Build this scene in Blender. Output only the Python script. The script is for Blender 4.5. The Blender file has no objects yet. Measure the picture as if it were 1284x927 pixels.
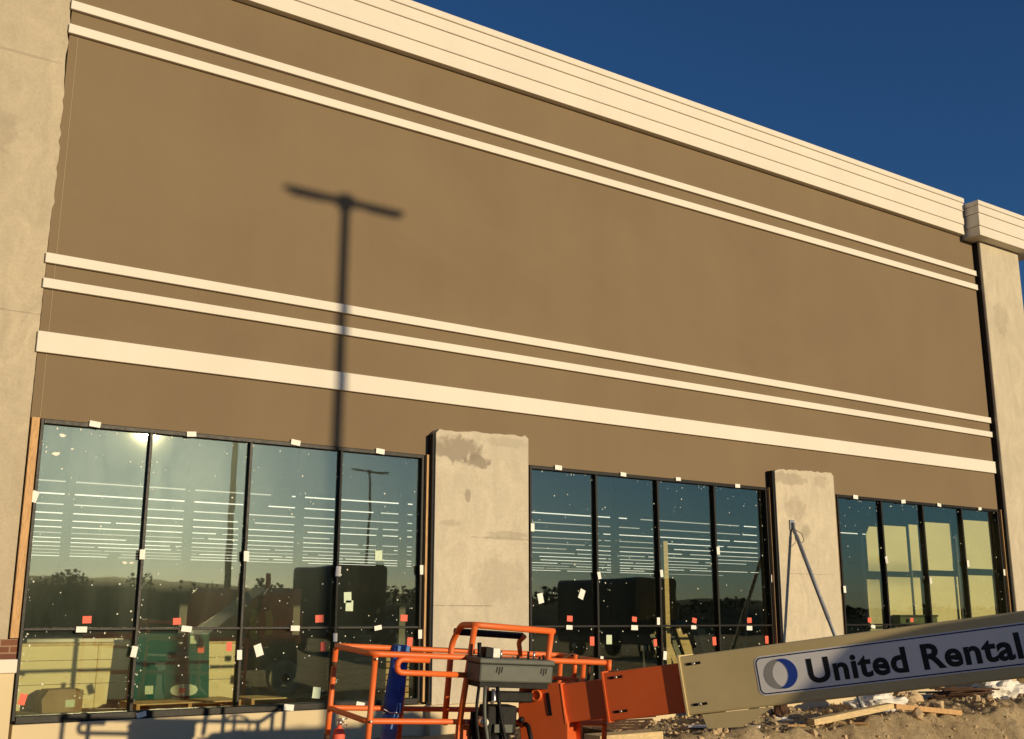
import bpy, bmesh, math, random
from math import radians as rad, sin, cos, pi
from mathutils import Vector, Matrix, noise
random.seed(11)
S = bpy.context.scene
COL = S.collection
V = Vector

# ------------------------------------------------------------------ helpers
class MB:
    """collects shapes (in world or frame coordinates) into one mesh"""
    def __init__(s, frame=None):
        s.bm = bmesh.new(); s.fr = frame
    def _t(s, p):
        p = V(p)
        return s.fr @ p if s.fr else p
    def box(s, x0, x1, y0, y1, z0, z1, mi=0, bev=0.0):
        vs = [s.bm.verts.new(s._t((x, y, z))) for x in (x0, x1) for y in (y0, y1) for z in (z0, z1)]
        fs = []
        for idx in ((0,1,3,2),(4,6,7,5),(0,4,5,1),(2,3,7,6),(0,2,6,4),(1,5,7,3)):
            f = s.bm.faces.new([vs[i] for i in idx]); f.material_index = mi; fs.append(f)
        if bev > 0:
            ed = list({e for f in fs for e in f.edges})
            r = bmesh.ops.bevel(s.bm, geom=ed, offset=bev, segments=2, affect='EDGES', profile=0.5)
            for f in r['faces']: f.material_index = mi
        return s
    def prism(s, pts, a, b, axis=1, mi=0):
        """2-D outline extruded from a to b along axis (1: pts are x,z; 2: pts are x,y; 0: pts are y,z)"""
        def mk(p, k):
            return {1:(p[0],k,p[1]), 2:(p[0],p[1],k), 0:(k,p[0],p[1])}[axis]
        A = [s.bm.verts.new(s._t(mk(p, a))) for p in pts]
        B = [s.bm.verts.new(s._t(mk(p, b))) for p in pts]
        n = len(pts); fs = [s.bm.faces.new(A), s.bm.faces.new(B[::-1])]
        for i in range(n):
            fs.append(s.bm.faces.new((A[i], B[i], B[(i+1) % n], A[(i+1) % n])))
        for f in fs: f.material_index = mi
        return s
    def tube(s, path, r, seg=8, mi=0, closed=False, square=False):
        pts = [s._t(p) for p in path]
        if square: seg = 4
        n = len(pts); rings = []
        prev = None
        for i, p in enumerate(pts):
            if closed: d = (pts[(i+1) % n] - pts[i-1]).normalized()
            elif i == 0: d = (pts[1]-pts[0]).normalized()
            elif i == n-1: d = (pts[-1]-pts[-2]).normalized()
            else: d = ((pts[i+1]-p).normalized() + (p-pts[i-1]).normalized()).normalized()
            if prev is None:
                h = V((0,0,1)) if abs(d.z) < .9 else V((1,0,0))
                u = d.cross(h).normalized()
            else:
                u = (prev - d*prev.dot(d)).normalized()
            prev = u; w = d.cross(u)
            rr = r[i] if isinstance(r, (list, tuple)) else r
            off = pi/4 if square else 0
            rings.append([s.bm.verts.new(p + (u*cos(2*pi*k/seg+off) + w*sin(2*pi*k/seg+off))*rr*(1.2 if square else 1)) for k in range(seg)])
        m = n if closed else n-1
        for i in range(m):
            a, b = rings[i], rings[(i+1) % n]
            for k in range(seg):
                f = s.bm.faces.new((a[k], a[(k+1) % seg], b[(k+1) % seg], b[k])); f.material_index = mi; f.smooth = not square
        if not closed:
            for rg in (rings[0][::-1], rings[-1]):
                f = s.bm.faces.new(rg); f.material_index = mi
        return s
    def cyl(s, a, b, r, seg=20, mi=0):
        return s.tube([a, b], r, seg, mi)
    def lathe(s, c, axis, prof, seg=28, mi=0):
        """prof: (radius, distance along axis)"""
        c = s._t(c); ax = (s._t(V(axis)) - s._t((0,0,0))).normalized()
        h = V((0,0,1)) if abs(ax.z) < .9 else V((1,0,0))
        u = ax.cross(h).normalized(); w = ax.cross(u)
        rings = [[s.bm.verts.new(c + ax*d + (u*cos(2*pi*k/seg)+w*sin(2*pi*k/seg))*max(r, 1e-4)) for k in range(seg)] for r, d in prof]
        for a, b in zip(rings, rings[1:]):
            for k in range(seg):
                f = s.bm.faces.new((a[k], a[(k+1) % seg], b[(k+1) % seg], b[k])); f.material_index = mi; f.smooth = True
        for rg in (rings[0][::-1], rings[-1]):
            f = s.bm.faces.new(rg); f.material_index = mi
        return s
    def face(s, pts, mi=0):
        f = s.bm.faces.new([s.bm.verts.new(s._t(p)) for p in pts]); f.material_index = mi
        return s
    def add_mesh(s, me, mat4, mi=0):
        tmp = bmesh.new(); tmp.from_mesh(me); tmp.transform(mat4)
        if s.fr: tmp.transform(s.fr)
        vm = {v: s.bm.verts.new(v.co) for v in tmp.verts}
        for f in tmp.faces:
            try:
                g = s.bm.faces.new([vm[v] for v in f.verts]); g.material_index = mi
            except ValueError: pass
        tmp.free(); return s
    def build(s, name, mats, parent=None, smooth=False):
        if not isinstance(mats, (list, tuple)): mats = [mats]
        bmesh.ops.recalc_face_normals(s.bm, faces=s.bm.faces)
        me = bpy.data.meshes.new(name)
        if parent is None:
            # put the origin at the base of the thing
            if len(s.bm.verts):
                xs = [v.co for v in s.bm.verts]
                o = V(((min(p.x for p in xs)+max(p.x for p in xs))/2, (min(p.y for p in xs)+max(p.y for p in xs))/2, min(p.z for p in xs)))
            else: o = V((0,0,0))
            s.bm.transform(Matrix.Translation(-o)); loc = o
        else:
            s.bm.transform(world_of(parent).inverted()); loc = V((0,0,0))
        s.bm.to_mesh(me); s.bm.free()
        if smooth:
            for p in me.polygons: p.use_smooth = True
        for m in mats: me.materials.append(m)
        ob = bpy.data.objects.new(name, me); COL.objects.link(ob)
        if parent: ob.parent = parent
        ob.location = loc
        return ob

def world_of(o):
    m = Matrix.LocRotScale(o.location, o.rotation_euler, o.scale)
    return world_of(o.parent) @ m if o.parent else m
def tag(o, label=None, cat=None, group=None, kind=None):
    if label: o['label'] = label
    if cat: o['category'] = cat
    if group: o['group'] = group
    if kind: o['kind'] = kind
    return o
def thing(name, label, cat, loc=(0,0,0), rz=0.0, group=None):
    o = bpy.data.objects.new(name, None); COL.objects.link(o); o.empty_display_size = .2
    o.location = loc; o.rotation_euler = (0,0,rz)
    return tag(o, label, cat, group)
def frame(o, ex, ey, ez):
    m = Matrix((ex, ey, ez)).transposed().to_4x4(); m.translation = V(o); return m

# ------------------------------------------------------------------ materials
def newmat(name):
    m = bpy.data.materials.new(name); m.use_nodes = True
    nt = m.node_tree; nt.nodes.clear()
    out = nt.nodes.new('ShaderNodeOutputMaterial')
    return m, nt, out
def lnk(nt, a, b): nt.links.new(a, b)
def coords(nt, world=True):
    if world:
        g = nt.nodes.new('ShaderNodeNewGeometry'); return g.outputs['Position']
    t = nt.nodes.new('ShaderNodeTexCoord'); return t.outputs['Object']
def tex_noise(nt, co, scale, detail=5, rough=.6, dist=0, vscale=None):
    n = nt.nodes.new('ShaderNodeTexNoise'); n.inputs['Scale'].default_value = scale
    n.inputs['Detail'].default_value = detail; n.inputs['Roughness'].default_value = rough
    n.inputs['Distortion'].default_value = dist
    if vscale:
        mp = nt.nodes.new('ShaderNodeMapping'); mp.inputs['Scale'].default_value = vscale
        lnk(nt, co, mp.inputs['Vector']); co = mp.outputs['Vector']
    lnk(nt, co, n.inputs['Vector']); return n.outputs['Fac']
def ramp(nt, fac, stops):
    r = nt.nodes.new('ShaderNodeValToRGB')
    els = r.color_ramp.elements
    while len(els) < len(stops): els.new(.5)
    for e, (p, c) in zip(els, stops):
        e.position = p; e.color = (*c, 1) if len(c) == 3 else c
    lnk(nt, fac, r.inputs['Fac']); return r.outputs['Color']
def mix(nt, fac, a, b, mode='MIX'):
    m = nt.nodes.new('ShaderNodeMix'); m.data_type = 'RGBA'; m.blend_type = mode
    for s, v in ((m.inputs['Factor'], fac), (m.inputs[6], a), (m.inputs[7], b)):
        if hasattr(v, 'is_linked') or hasattr(v, 'links'): lnk(nt, v, s)
        else: s.default_value = v if isinstance(v, (int, float)) else (*v, 1)
    return m.outputs[2]
def bump(nt, h, strength=.3, dist=.01):
    b = nt.nodes.new('ShaderNodeBump'); b.inputs['Strength'].default_value = strength
    b.inputs['Distance'].default_value = dist; lnk(nt, h, b.inputs['Height']); return b.outputs['Normal']
def pbsdf(nt, out, color, rough=.6, metal=0.0, spec=.5, normal=None, coat=0.0):
    p = nt.nodes.new('ShaderNodeBsdfPrincipled')
    if hasattr(color, 'links'): lnk(nt, color, p.inputs['Base Color'])
    else: p.inputs['Base Color'].default_value = (*color, 1)
    if hasattr(rough, 'links'): lnk(nt, rough, p.inputs['Roughness'])
    else: p.inputs['Roughness'].default_value = rough
    p.inputs['Metallic'].default_value = metal
    p.inputs['Specular IOR Level'].default_value = spec
    p.inputs['Coat Weight'].default_value = coat
    if normal: lnk(nt, normal, p.inputs['Normal'])
    lnk(nt, p.outputs[0], out.inputs['Surface']); return p
def simple(name, col, rough=.55, metal=0.0, var=.12, scale=6.0, spec=.4, bmp=0.0, bscale=60, coat=0.0):
    m, nt, out = newmat(name); co = coords(nt)
    f = tex_noise(nt, co, scale, 6, .65)
    lo = tuple(c*(1-var) for c in col); hi = tuple(min(1, c*(1+var)) for c in col)
    c = ramp(nt, f, [(.3, lo), (.7, hi)])
    n = bump(nt, tex_noise(nt, co, bscale, 3), bmp, .004) if bmp else None
    r = nt.nodes.new('ShaderNodeMapRange'); r.inputs[3].default_value = max(.02, rough-.1); r.inputs[4].default_value = min(1, rough+.12)
    lnk(nt, tex_noise(nt, co, scale*2.3, 4), r.inputs[0])
    pbsdf(nt, out, c, r.outputs[0], metal, spec, n, coat); return m

def paint(name, col, rough, wear=.5):
    m, nt, out = newmat(name); co = coords(nt)
    c = ramp(nt, tex_noise(nt, co, 1.6, 6, .65), [(.3, tuple(x*.90 for x in col)), (.7, tuple(min(1, x*1.07) for x in col))])
    # grime streaks and scuffs with shapes of their own
    g = tex_noise(nt, co, 3.2, 9, .78, 1.4); mr = nt.nodes.new('ShaderNodeMapRange'); lnk(nt, g, mr.inputs[0])
    mr.inputs[1].default_value = .60; mr.inputs[2].default_value = .74; mr.inputs[4].default_value = wear*.55
    c = mix(nt, mr.outputs[0], c, tuple(x*.45+.012 for x in col))
    k = tex_noise(nt, co, 34, 5, .8, 2.0); m2 = nt.nodes.new('ShaderNodeMapRange'); lnk(nt, k, m2.inputs[0])
    m2.inputs[1].default_value = .685; m2.inputs[2].default_value = .71; m2.inputs[4].default_value = wear
    c = mix(nt, m2.outputs[0], c, (.075, .055, .045))
    r = nt.nodes.new('ShaderNodeMapRange'); lnk(nt, g, r.inputs[0]); r.inputs[3].default_value = rough-.08; r.inputs[4].default_value = rough+.2
    pbsdf(nt, out, c, r.outputs[0], 0, .45, bump(nt, tex_noise(nt, co, 16, 4), .05, .004)); return m

def concrete(name, base, patches=(), dark=(.25, .21, .16)):
    """weathered precast: broad mottling, vertical streaks, pores, skim-coat patches with shapes of their own"""
    m, nt, out = newmat(name); co = coords(nt)
    big = tex_noise(nt, co, .55, 6, .62, .4)
    c = ramp(nt, big, [(.28, tuple(x*.87 for x in base)), (.5, base), (.72, tuple(min(1, x*1.10) for x in base))])
    mid = tex_noise(nt, co, 2.6, 8, .7, 1.2, (1, 1, .55))
    c = mix(nt, ramp(nt, mid, [(.38, (0,0,0)), (.62, (1,1,1))]), tuple(x*.86 for x in base), c)
    streak = tex_noise(nt, co, 1.0, 5, .6, 0, (5, 5, .35))
    st = nt.nodes.new('ShaderNodeMapRange'); lnk(nt, streak, st.inputs[0])
    st.inputs[1].default_value = .52; st.inputs[2].default_value = .75; st.inputs[3].default_value = 0; st.inputs[4].default_value = .28
    c = mix(nt, st.outputs[0], c, tuple(x*.72 for x in base))
    fine = tex_noise(nt, co, 38, 4, .7)
    c = mix(nt, .22, c, ramp(nt, fine, [(.3, (.35,.33,.3)), (.7, (1,1,1))]), 'MULTIPLY')
    # pin holes
    vo = nt.nodes.new('ShaderNodeTexVoronoi'); vo.inputs['Scale'].default_value = 5.5; lnk(nt, co, vo.inputs['Vector'])
    ph = nt.nodes.new('ShaderNodeMapRange'); lnk(nt, vo.outputs['Distance'], ph.inputs[0])
    ph.inputs[1].default_value = .045; ph.inputs[2].default_value = .03; ph.inputs[4].default_value = .5
    c = mix(nt, ph.outputs[0], c, dark)
    sp = nt.nodes.new('ShaderNodeSeparateXYZ'); lnk(nt, co, sp.inputs[0])
    for (px, pz, rx, rz, amt) in patches:
        def m2(op, a, b):
            q = nt.nodes.new('ShaderNodeMath'); q.operation = op
            for s, v in zip(q.inputs, (a, b)):
                if hasattr(v, 'links'): lnk(nt, v, s)
                else: s.default_value = v
            return q.outputs[0]
        dx = m2('DIVIDE', m2('SUBTRACT', sp.outputs[0], px), rx); dz = m2('DIVIDE', m2('SUBTRACT', sp.outputs[2], pz), rz)
        d = m2('ADD', m2('MULTIPLY', dx, dx), m2('MULTIPLY', dz, dz))
        ns = m2('MULTIPLY', m2('SUBTRACT', tex_noise(nt, co, 4.5, 8, .75, .8), .5), 4.2)
        fac = nt.nodes.new('ShaderNodeMapRange'); lnk(nt, m2('ADD', d, ns), fac.inputs[0])
        fac.inputs[1].default_value = 1.05; fac.inputs[2].default_value = .55; fac.inputs[3].default_value = 0; fac.inputs[4].default_value = amt
        c = mix(nt, fac.outputs[0], c, dark)
    n = bump(nt, fine, .35, .006)
    pbsdf(nt, out, c, .88, 0, .25, n); return m

def stucco(name, base, var=.06, bmp=.25, grain=190):
    m, nt, out = newmat(name); co = coords(nt)
    big = tex_noise(nt, co, .35, 5, .6, .5)
    c = ramp(nt, big, [(.3, tuple(x*(1-var) for x in base)), (.7, tuple(x*(1+var) for x in base))])
    st = tex_noise(nt, co, 1.0, 4, .6, 0, (1.6, 1.6, .12))
    c = mix(nt, .10, c, ramp(nt, st, [(.35, (.7,.7,.72)), (.65, (1.0,1.0,1.0))]), 'MULTIPLY')
    fine = tex_noise(nt, co, grain, 3, .7)
    c = mix(nt, .12, c, ramp(nt, fine, [(.3, (.5,.5,.5)), (.7, (1,1,1))]), 'MULTIPLY')
    h = tex_noise(nt, co, 45, 5, .7)
    pbsdf(nt, out, c, .92, 0, .2, bump(nt, h, bmp, .006)); return m

def wood(name, base, sc=(1, 1, 8)):
    m, nt, out = newmat(name); co = coords(nt)
    g = tex_noise(nt, co, 9, 6, .65, 1.5, sc)
    c = ramp(nt, g, [(.3, tuple(x*.6 for x in base)), (.55, base), (.75, tuple(min(1, x*1.25) for x in base))])
    pbsdf(nt, out, c, .75, 0, .3, bump(nt, g, .2, .003)); return m

def glass_mat(name):
    """dusty coated storefront glass: tinted see-through + mirror coat + a little film of dust"""
    m, nt, out = newmat(name); co = coords(nt)
    tr = nt.nodes.new('ShaderNodeBsdfTransparent'); tr.inputs[0].default_value = (.93, .945, .86, 1)
    gl = nt.nodes.new('ShaderNodeBsdfGlossy'); gl.inputs['Color'].default_value = (.93, 1.0, .82, 1); gl.inputs['Roughness'].default_value = .012
    wob = tex_noise(nt, co, .9, 2, .5)
    b = nt.nodes.new('ShaderNodeBump'); b.inputs['Strength'].default_value = .10; b.inputs['Distance'].default_value = .012
    lnk(nt, wob, b.inputs['Height']); lnk(nt, b.outputs[0], gl.inputs['Normal'])
    lw = nt.nodes.new('ShaderNodeLayerWeight'); pw = nt.nodes.new('ShaderNodeMath'); pw.operation = 'POWER'
    lnk(nt, lw.outputs['Facing'], pw.inputs[0]); pw.inputs[1].default_value = 4.5
    mr = nt.nodes.new('ShaderNodeMapRange'); lnk(nt, pw.outputs[0], mr.inputs[0])
    mr.inputs[1].default_value = .0; mr.inputs[2].default_value = 1; mr.inputs[3].default_value = GL_REFL; mr.inputs[4].default_value = 1
    mx = nt.nodes.new('ShaderNodeMixShader'); lnk(nt, mr.outputs[0], mx.inputs[0]); lnk(nt, tr.outputs[0], mx.inputs[1]); lnk(nt, gl.outputs[0], mx.inputs[2])
    # dust film: broad forward gloss, streaky
    du = nt.nodes.new('ShaderNodeBsdfGlossy'); du.inputs['Roughness'].default_value = .27; du.inputs['Color'].default_value = (.84, 1, .86, 1)
    st = tex_noise(nt, co, 1.3, 7, .7, .7, (1.4, 1, .45))
    dr = nt.nodes.new('ShaderNodeMapRange'); lnk(nt, st, dr.inputs[0]); dr.inputs[1].default_value = .3; dr.inputs[2].default_value = .75
    dr.inputs[3].default_value = GL_DUST*.6; dr.inputs[4].default_value = GL_DUST*1.5
    m2 = nt.nodes.new('ShaderNodeMixShader'); lnk(nt, dr.outputs[0], m2.inputs[0]); lnk(nt, mx.outputs[0], m2.inputs[1]); lnk(nt, du.outputs[0], m2.inputs[2])
    lnk(nt, m2.outputs[0], out.inputs['Surface']); return m
GL_REFL, GL_DUST = .118, .0026

def emis(name, col, st):
    m, nt, out = newmat(name); e = nt.nodes.new('ShaderNodeEmission'); e.inputs[0].default_value = (*col, 1); e.inputs[1].default_value = st
    lnk(nt, e.outputs[0], out.inputs['Surface']); return m

M = {}
M['brown'] = stucco('brown_stucco', (.214, .1575, .095))
M['cream'] = stucco('cream_stucco', (.765, .712, .615), .035, .12)
M['cornice'] = stucco('cornice_stucco', (.73, .675, .58), .035, .12)
M['joint'] = stucco('joint_sealant', (.36, .27, .165), .05, .1)
M['peach'] = stucco('peach_paint', (.66, .545, .345), .05, .2)
M['conc_tall'] = concrete('tall_pier_concrete', (.53, .455, .33), [(.4, 6.3, .7, .5, .35), (1.2, 5.12, 1.6, .014, .5), (.6, 2.9, 1.9, .012, .35), (1.7, 7.35, .25, .3, .3), (1.9, 8.4, .5, .02, .4)])
M['conc_a'] = concrete('mid_pilaster_concrete', (.60, .535, .415), [(8.15, 3.98, .42, .22, .75), (8.5, 3.82, .25, .10, .8), (8.25, 1.75, .62, .009, .7), (9.0, 2.72, .6, .02, .45), (8.35, 3.3, .05, .10, .6), (9.1, 2.78, .45, .05, .35), (8.1, 2.9, .2, .05, .3), (8.9, 2.1, .5, .35, .2), (9.0, 4.15, .4, .08, .25)])
M['conc_b'] = concrete('right_pilaster_concrete', (.62, .545, .41), [(15.6, 2.35, .8, .010, .45), (15.15, 4.05, .5, .12, .45), (15.35, 3.5, .3, .22, .32), (15.6, 3.1, .14, .14, .4), (16.1, 4.05, .2, .12, .3)])
M['conc_r'] = concrete('corner_pier_concrete', (.59, .52, .39), [(22.6, 8.2, .3, .4, .3)])
M['frame'] = simple('dark_bronze_frame', (.0085, .007, .006), .45, 0, .3, 9, .25)
M['glass'] = glass_mat('storefront_glass')
M['dot'] = simple('overspray_dots', (.75, .77, .66), .8, 0, .2, 40)
M['tagwhite'] = simple('white_tape', (.82, .80, .74), .7, 0, .08, 30)
M['tagred'] = simple('red_sticker', (.80, .13, .075), .6, 0, .12, 30)
M['taggreen'] = simple('pale_green_sticker', (.55, .66, .48), .6, 0, .12, 30)
M['lumber'] = wood('raw_lumber', (.58, .35, .16), (6, 6, .6))
M['lumber_pale'] = wood('pale_lumber', (.66, .50, .27), (.6, 6, 6))
M['brick'] = None
M['steel'] = simple('galvanised_steel', (.22, .24, .28), .6, .3, .2, 14)
M['darksteel'] = simple('dark_steel', (.06, .06, .065), .5, .6, .3, 8)
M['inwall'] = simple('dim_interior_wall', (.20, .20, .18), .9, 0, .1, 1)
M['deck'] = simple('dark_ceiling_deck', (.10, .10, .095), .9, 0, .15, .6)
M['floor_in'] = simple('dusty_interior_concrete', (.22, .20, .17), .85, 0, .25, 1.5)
M['strip'] = emis('lit_strip_lamp', (1.0, .95, .85), 1.4)
M['strip2'] = emis('dimmer_strip_lamp', (1.0, .95, .85), .95)
M['strip3'] = emis('dim_strip_lamp', (1.0, .93, .8), .6)
M['board'] = simple('cream_wallboard', (.80, .72, .46), .85, 0, .05, 2, .2)
M['carton'] = simple('brown_cardboard', (.30, .21, .12), .85, 0, .15, 5)
M['teal'] = None
M['olive'] = simple('olive_green_paint', (.10, .13, .06), .6, 0, .2, 4)
M['machine'] = simple('dark_olive_sheet_metal', (.055, .06, .04), .6, .1, .25, 4)
M['grey_ring'] = simple('grey_spool_flange', (.20, .20, .16), .7, 0, .15, 8)
M['spool'] = simple('pale_spool_flange', (.34, .33, .26), .7, 0, .15, 8)
M['bucket'] = simple('white_bucket_plastic', (.62, .60, .50), .5, 0, .1, 8)
M['orange'] = paint('orange_machine_paint', (.78, .155, .030), .42, .7)
M['orange_d'] = paint('orange_boom_paint', (.66, .115, .022), .48, .6)
M['jlgcream'] = paint('tan_boom_paint', (.62, .50, .255), .48, .45)
M['black'] = simple('black_rubber_and_shade', (.007, .007, .007), .6, 0, .3, 10, .25)
M['console'] = simple('grey_console_plastic', (.085, .094, .08), .5, 0, .12, 7)
M['chrome'] = simple('worn_bright_metal', (.65, .63, .58), .3, .9, .2, 20)
M['signwhite'] = simple('white_decal', (.80, .79, .78), .42, 0, .04, 3)
M['signblue'] = simple('navy_decal', (.012, .02, .11), .4, 0, .05, 3)
M['logoblue'] = simple('blue_logo', (.02, .06, .36), .4, 0, .05, 3)
M['logogrey'] = simple('grey_logo', (.33, .32, .31), .4, 0, .05, 3)
M['letter'] = simple('black_lettering', (.008, .008, .009), .45, 0, .1, 3)
M['bluecloth'] = simple('blue_cloth', (.035, .10, .42), .85, 0, .3, 12, .2, .4, 90)
M['bluecloth2'] = simple('faded_blue_cloth', (.10, .22, .48), .85, 0, .2, 12, .2, .4, 90)
M['plastic'] = simple('crumpled_white_plastic', (.78, .74, .66), .5, 0, .08, 4, .4, .6, 22)
M['rebar'] = simple('rusty_rebar', (.09, .045, .025), .8, .3, .4, 20)
M['clod'] = simple('dirt_clods', (.50, .37, .22), .95, 0, .35, 5, .1, .8, 30)
M['hood'] = M['orange']
M['bark'] = simple('grey_bark', (.10, .08, .06), .9, 0, .3, 6)
M['pole'] = simple('bronze_pole_paint', (.012, .011, .01), .9, 0, .2, 4, .03)
M['vest'] = simple('yellow_green_vest', (.55, .75, .06), .7, 0, .1, 20)
M['skin'] = simple('tanned_skin', (.42, .24, .16), .6, 0, .1, 20)
M['shirt'] = simple('dark_work_clothes', (.05, .05, .06), .85, 0, .2, 20)
M['hat'] = simple('pale_hard_hat', (.72, .72, .70), .35, 0, .05, 10)
M['lens'] = simple('lamp_lens', (.5, .5, .48), .3)
M['van'] = simple('dark_van_paint', (.04, .045, .05), .3, .2, .1, 3)
M['winglass'] = simple('dark_vehicle_glass', (.01, .012, .014), .08)

def brick_mat():
    m, nt, out = newmat('brown_soldier_brick')
    co = coords(nt)
    mp = nt.nodes.new('ShaderNodeMapping'); mp.inputs['Rotation'].default_value = (rad(90), 0, 0); lnk(nt, co, mp.inputs['Vector'])
    b = nt.nodes.new('ShaderNodeTexBrick'); lnk(nt, mp.outputs[0], b.inputs['Vector'])
    b.inputs['Color1'].default_value = (.20, .085, .05, 1); b.inputs['Color2'].default_value = (.15, .06, .04, 1); b.inputs['Mortar'].default_value = (.30, .20, .13, 1)
    b.inputs['Scale'].default_value = 1; b.inputs['Brick Width'].default_value = .2; b.inputs['Row Height'].default_value = .075; b.inputs['Mortar Size'].default_value = .008
    pbsdf(nt, out, b.outputs['Color'], .9, 0, .2); return m
M['brick'] = brick_mat()
def teal_mat():
    m, nt, out = newmat('teal_glass_sheet')
    tr = nt.nodes.new('ShaderNodeBsdfTransparent'); tr.inputs[0].default_value = (.10, .34, .33, 1)
    df = nt.nodes.new('ShaderNodeBsdfPrincipled'); df.inputs['Base Color'].default_value = (.015, .125, .115, 1); df.inputs['Roughness'].default_value = .6; df.inputs['Specular IOR Level'].default_value = .1
    mx = nt.nodes.new('ShaderNodeMixShader'); mx.inputs[0].default_value = .74
    lnk(nt, tr.outputs[0], mx.inputs[1]); lnk(nt, df.outputs[0], mx.inputs[2]); lnk(nt, mx.outputs[0], out.inputs['Surface']); return m
M['teal'] = teal_mat()
def dirt_mat():
    m, nt, out = newmat('dry_dirt'); co = coords(nt)
    a = tex_noise(nt, co, .9, 8, .7, .5); b = tex_noise(nt, co, 14, 8, .75, .6); c2 = tex_noise(nt, co, 70, 5, .75)
    c = ramp(nt, a, [(.3, (.42, .31, .175)), (.52, (.58, .45, .265)), (.72, (.66, .52, .33))])
    c = mix(nt, .5, c, ramp(nt, b, [(.32, (.35,.32,.28)), (.6, (1,1,1))]), 'MULTIPLY')
    c = mix(nt, .35, c, ramp(nt, c2, [(.35, (.4,.38,.35)), (.65, (1,1,1))]), 'MULTIPLY')
    b1 = nt.nodes.new('ShaderNodeBump'); b1.inputs['Strength'].default_value = 1.0; b1.inputs['Distance'].default_value = .05; lnk(nt, b, b1.inputs['Height'])
    b2 = nt.nodes.new('ShaderNodeBump'); b2.inputs['Strength'].default_value = .6; b2.inputs['Distance'].default_value = .008; lnk(nt, c2, b2.inputs['Height']); lnk(nt, b1.outputs[0], b2.inputs['Normal'])
    pbsdf(nt, out, c, .97, 0, .1, b2.outputs[0]); return m
M['dirt'] = dirt_mat()
def leaf_mat():
    m, nt, out = newmat('far_foliage'); co = coords(nt)
    c = ramp(nt, tex_noise(nt, co, .6, 5), [(.3, (.03, .04, .016)), (.7, (.08, .085, .035))])
    pbsdf(nt, out, c, .8, 0, .2); return m
M['leaf'] = leaf_mat()

# ------------------------------------------------------------------ camera, sky, sun
W0, F0 = 1284.0, 1356.12
cam = bpy.data.cameras.new('camera'); co_ = bpy.data.objects.new('camera', cam); COL.objects.link(co_)
R = Matrix(((.825095366, -.564992888, .000821095), (-.126484846, -.183297148, .974886526), (-.550653449, -.804478211, -.222700666)))  # world -> camera
mw = R.transposed().to_4x4(); mw.translation = V((0, -13.5, 1.6)); co_.matrix_world = mw
cam.sensor_fit = 'HORIZONTAL'; cam.sensor_width = 36; cam.lens = F0/W0*36; cam.clip_start = .1; cam.clip_end = 3000
S.camera = co_

SUN = V((.2647, -.9512, .1584)).normalized()
w = bpy.data.worlds.new('World'); S.world = w; w.use_nodes = True
nt = w.node_tree; bg = nt.nodes['Background']
sky = nt.nodes.new('ShaderNodeTexSky'); sky.sky_type = 'NISHITA'; sky.sun_disc = False
sky.sun_elevation = math.asin(SUN.z); sky.sun_rotation = math.atan2(SUN.x, SUN.y)
sky.air_density = .95; sky.dust_density = .6; sky.ozone_density = 6.0
nt.links.new(sky.outputs[0], bg.inputs[0]); bg.inputs[1].default_value = .085
sl = bpy.data.lights.new('sun', 'SUN'); sl.energy = 4.3; sl.angle = rad(.55); sl.color = (1.0, .80, .50)
so = bpy.data.objects.new('sun', sl); COL.objects.link(so); so.rotation_euler = SUN.to_track_quat('Z', 'Y').to_euler(); so.location = (10, -40, 20)
S.view_settings.view_transform = 'Standard'; S.view_settings.look = 'None'; S.view_settings.exposure = 0; S.view_settings.gamma = 1
S.cycles.max_bounces = 10; S.cycles.transparent_max_bounces = 16; S.cycles.sample_clamp_indirect = 6; S.cycles.use_denoising = True
S.cycles.caustics_reflective = False; S.cycles.caustics_refractive = False

# ------------------------------------------------------------------ ground (one sheet to the horizon)
def gz(x, y):
    k = max(0, min(1, (x-6.5)/3)) * max(0, min(1, (y+9)/2.5)) * max(0, min(1, (30-x)/4)) * (1 if y < .1 else 0)
    z = .03
    if k > 0:
        p = V((x, y, 0))
        h = noise.fractal(p*.55, 1.0, 2.0, 4)*.08 + noise.fractal(p*2.3+V((7,3,1)), .75, 2.1, 6)*.075 + noise.fractal(p*9+V((2,9,4)), .6, 2.2, 4)*.028
        h += .10*math.exp(-((x-16.6)/2.6)**2-((y+3.0)/1.0)**2) + .10*math.exp(-((x-19.0)/2.0)**2-((y+1.7)/.8)**2) + .05*math.exp(-((x-12.2)/1.5)**2-((y+2.6)/.7)**2)
        z += k*(h - .02)
    # cut bank of a shallow trench in front of the wall
    kx_ = max(0, min(1, (x-9.2)/2.6)); kx_ = kx_*kx_*(3-2*kx_)*max(0, min(1, (32-x)/5))
    e = 2.35 + .35*noise.noise(V((x*.5, 4, 0))) + .12*noise.noise(V((x*1.9, 8, 0)))
    t = (-y-e)
    if t > 0 and y > -9:
        d = min(t*.9, 1.25)
        if y < -6: d = max(0, d*(1-(-6-y)/2.6))
        z -= kx_*d
    return z
def axis_vals(a, b, st, far):
    v = []; x = a
    while x <= b + 1e-6: v.append(x); x += st
    pre = []; g = st; x = a
    while x > -far: g = g*1.45; x -= g; pre.append(x)
    post = []; g = st; x = v[-1]
    while x < far: g = g*1.45; x += g; post.append(x)
    return pre[::-1] + v + post
bm = bmesh.new()
xs = axis_vals(6, 26, .055, 1500); ys = axis_vals(-9.0, 0.0, .05, 1500)
grid = [[bm.verts.new((x, y, gz(x, y))) for y in ys] for x in xs]
for i in range(len(xs)-1):
    for j in range(len(ys)-1):
        f = bm.faces.new((grid[i][j], grid[i+1][j], grid[i+1][j+1], grid[i][j+1])); f.smooth = True
me = bpy.data.meshes.new('ground'); bm.to_mesh(me); bm.free(); me.materials.append(M['dirt'])
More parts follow.
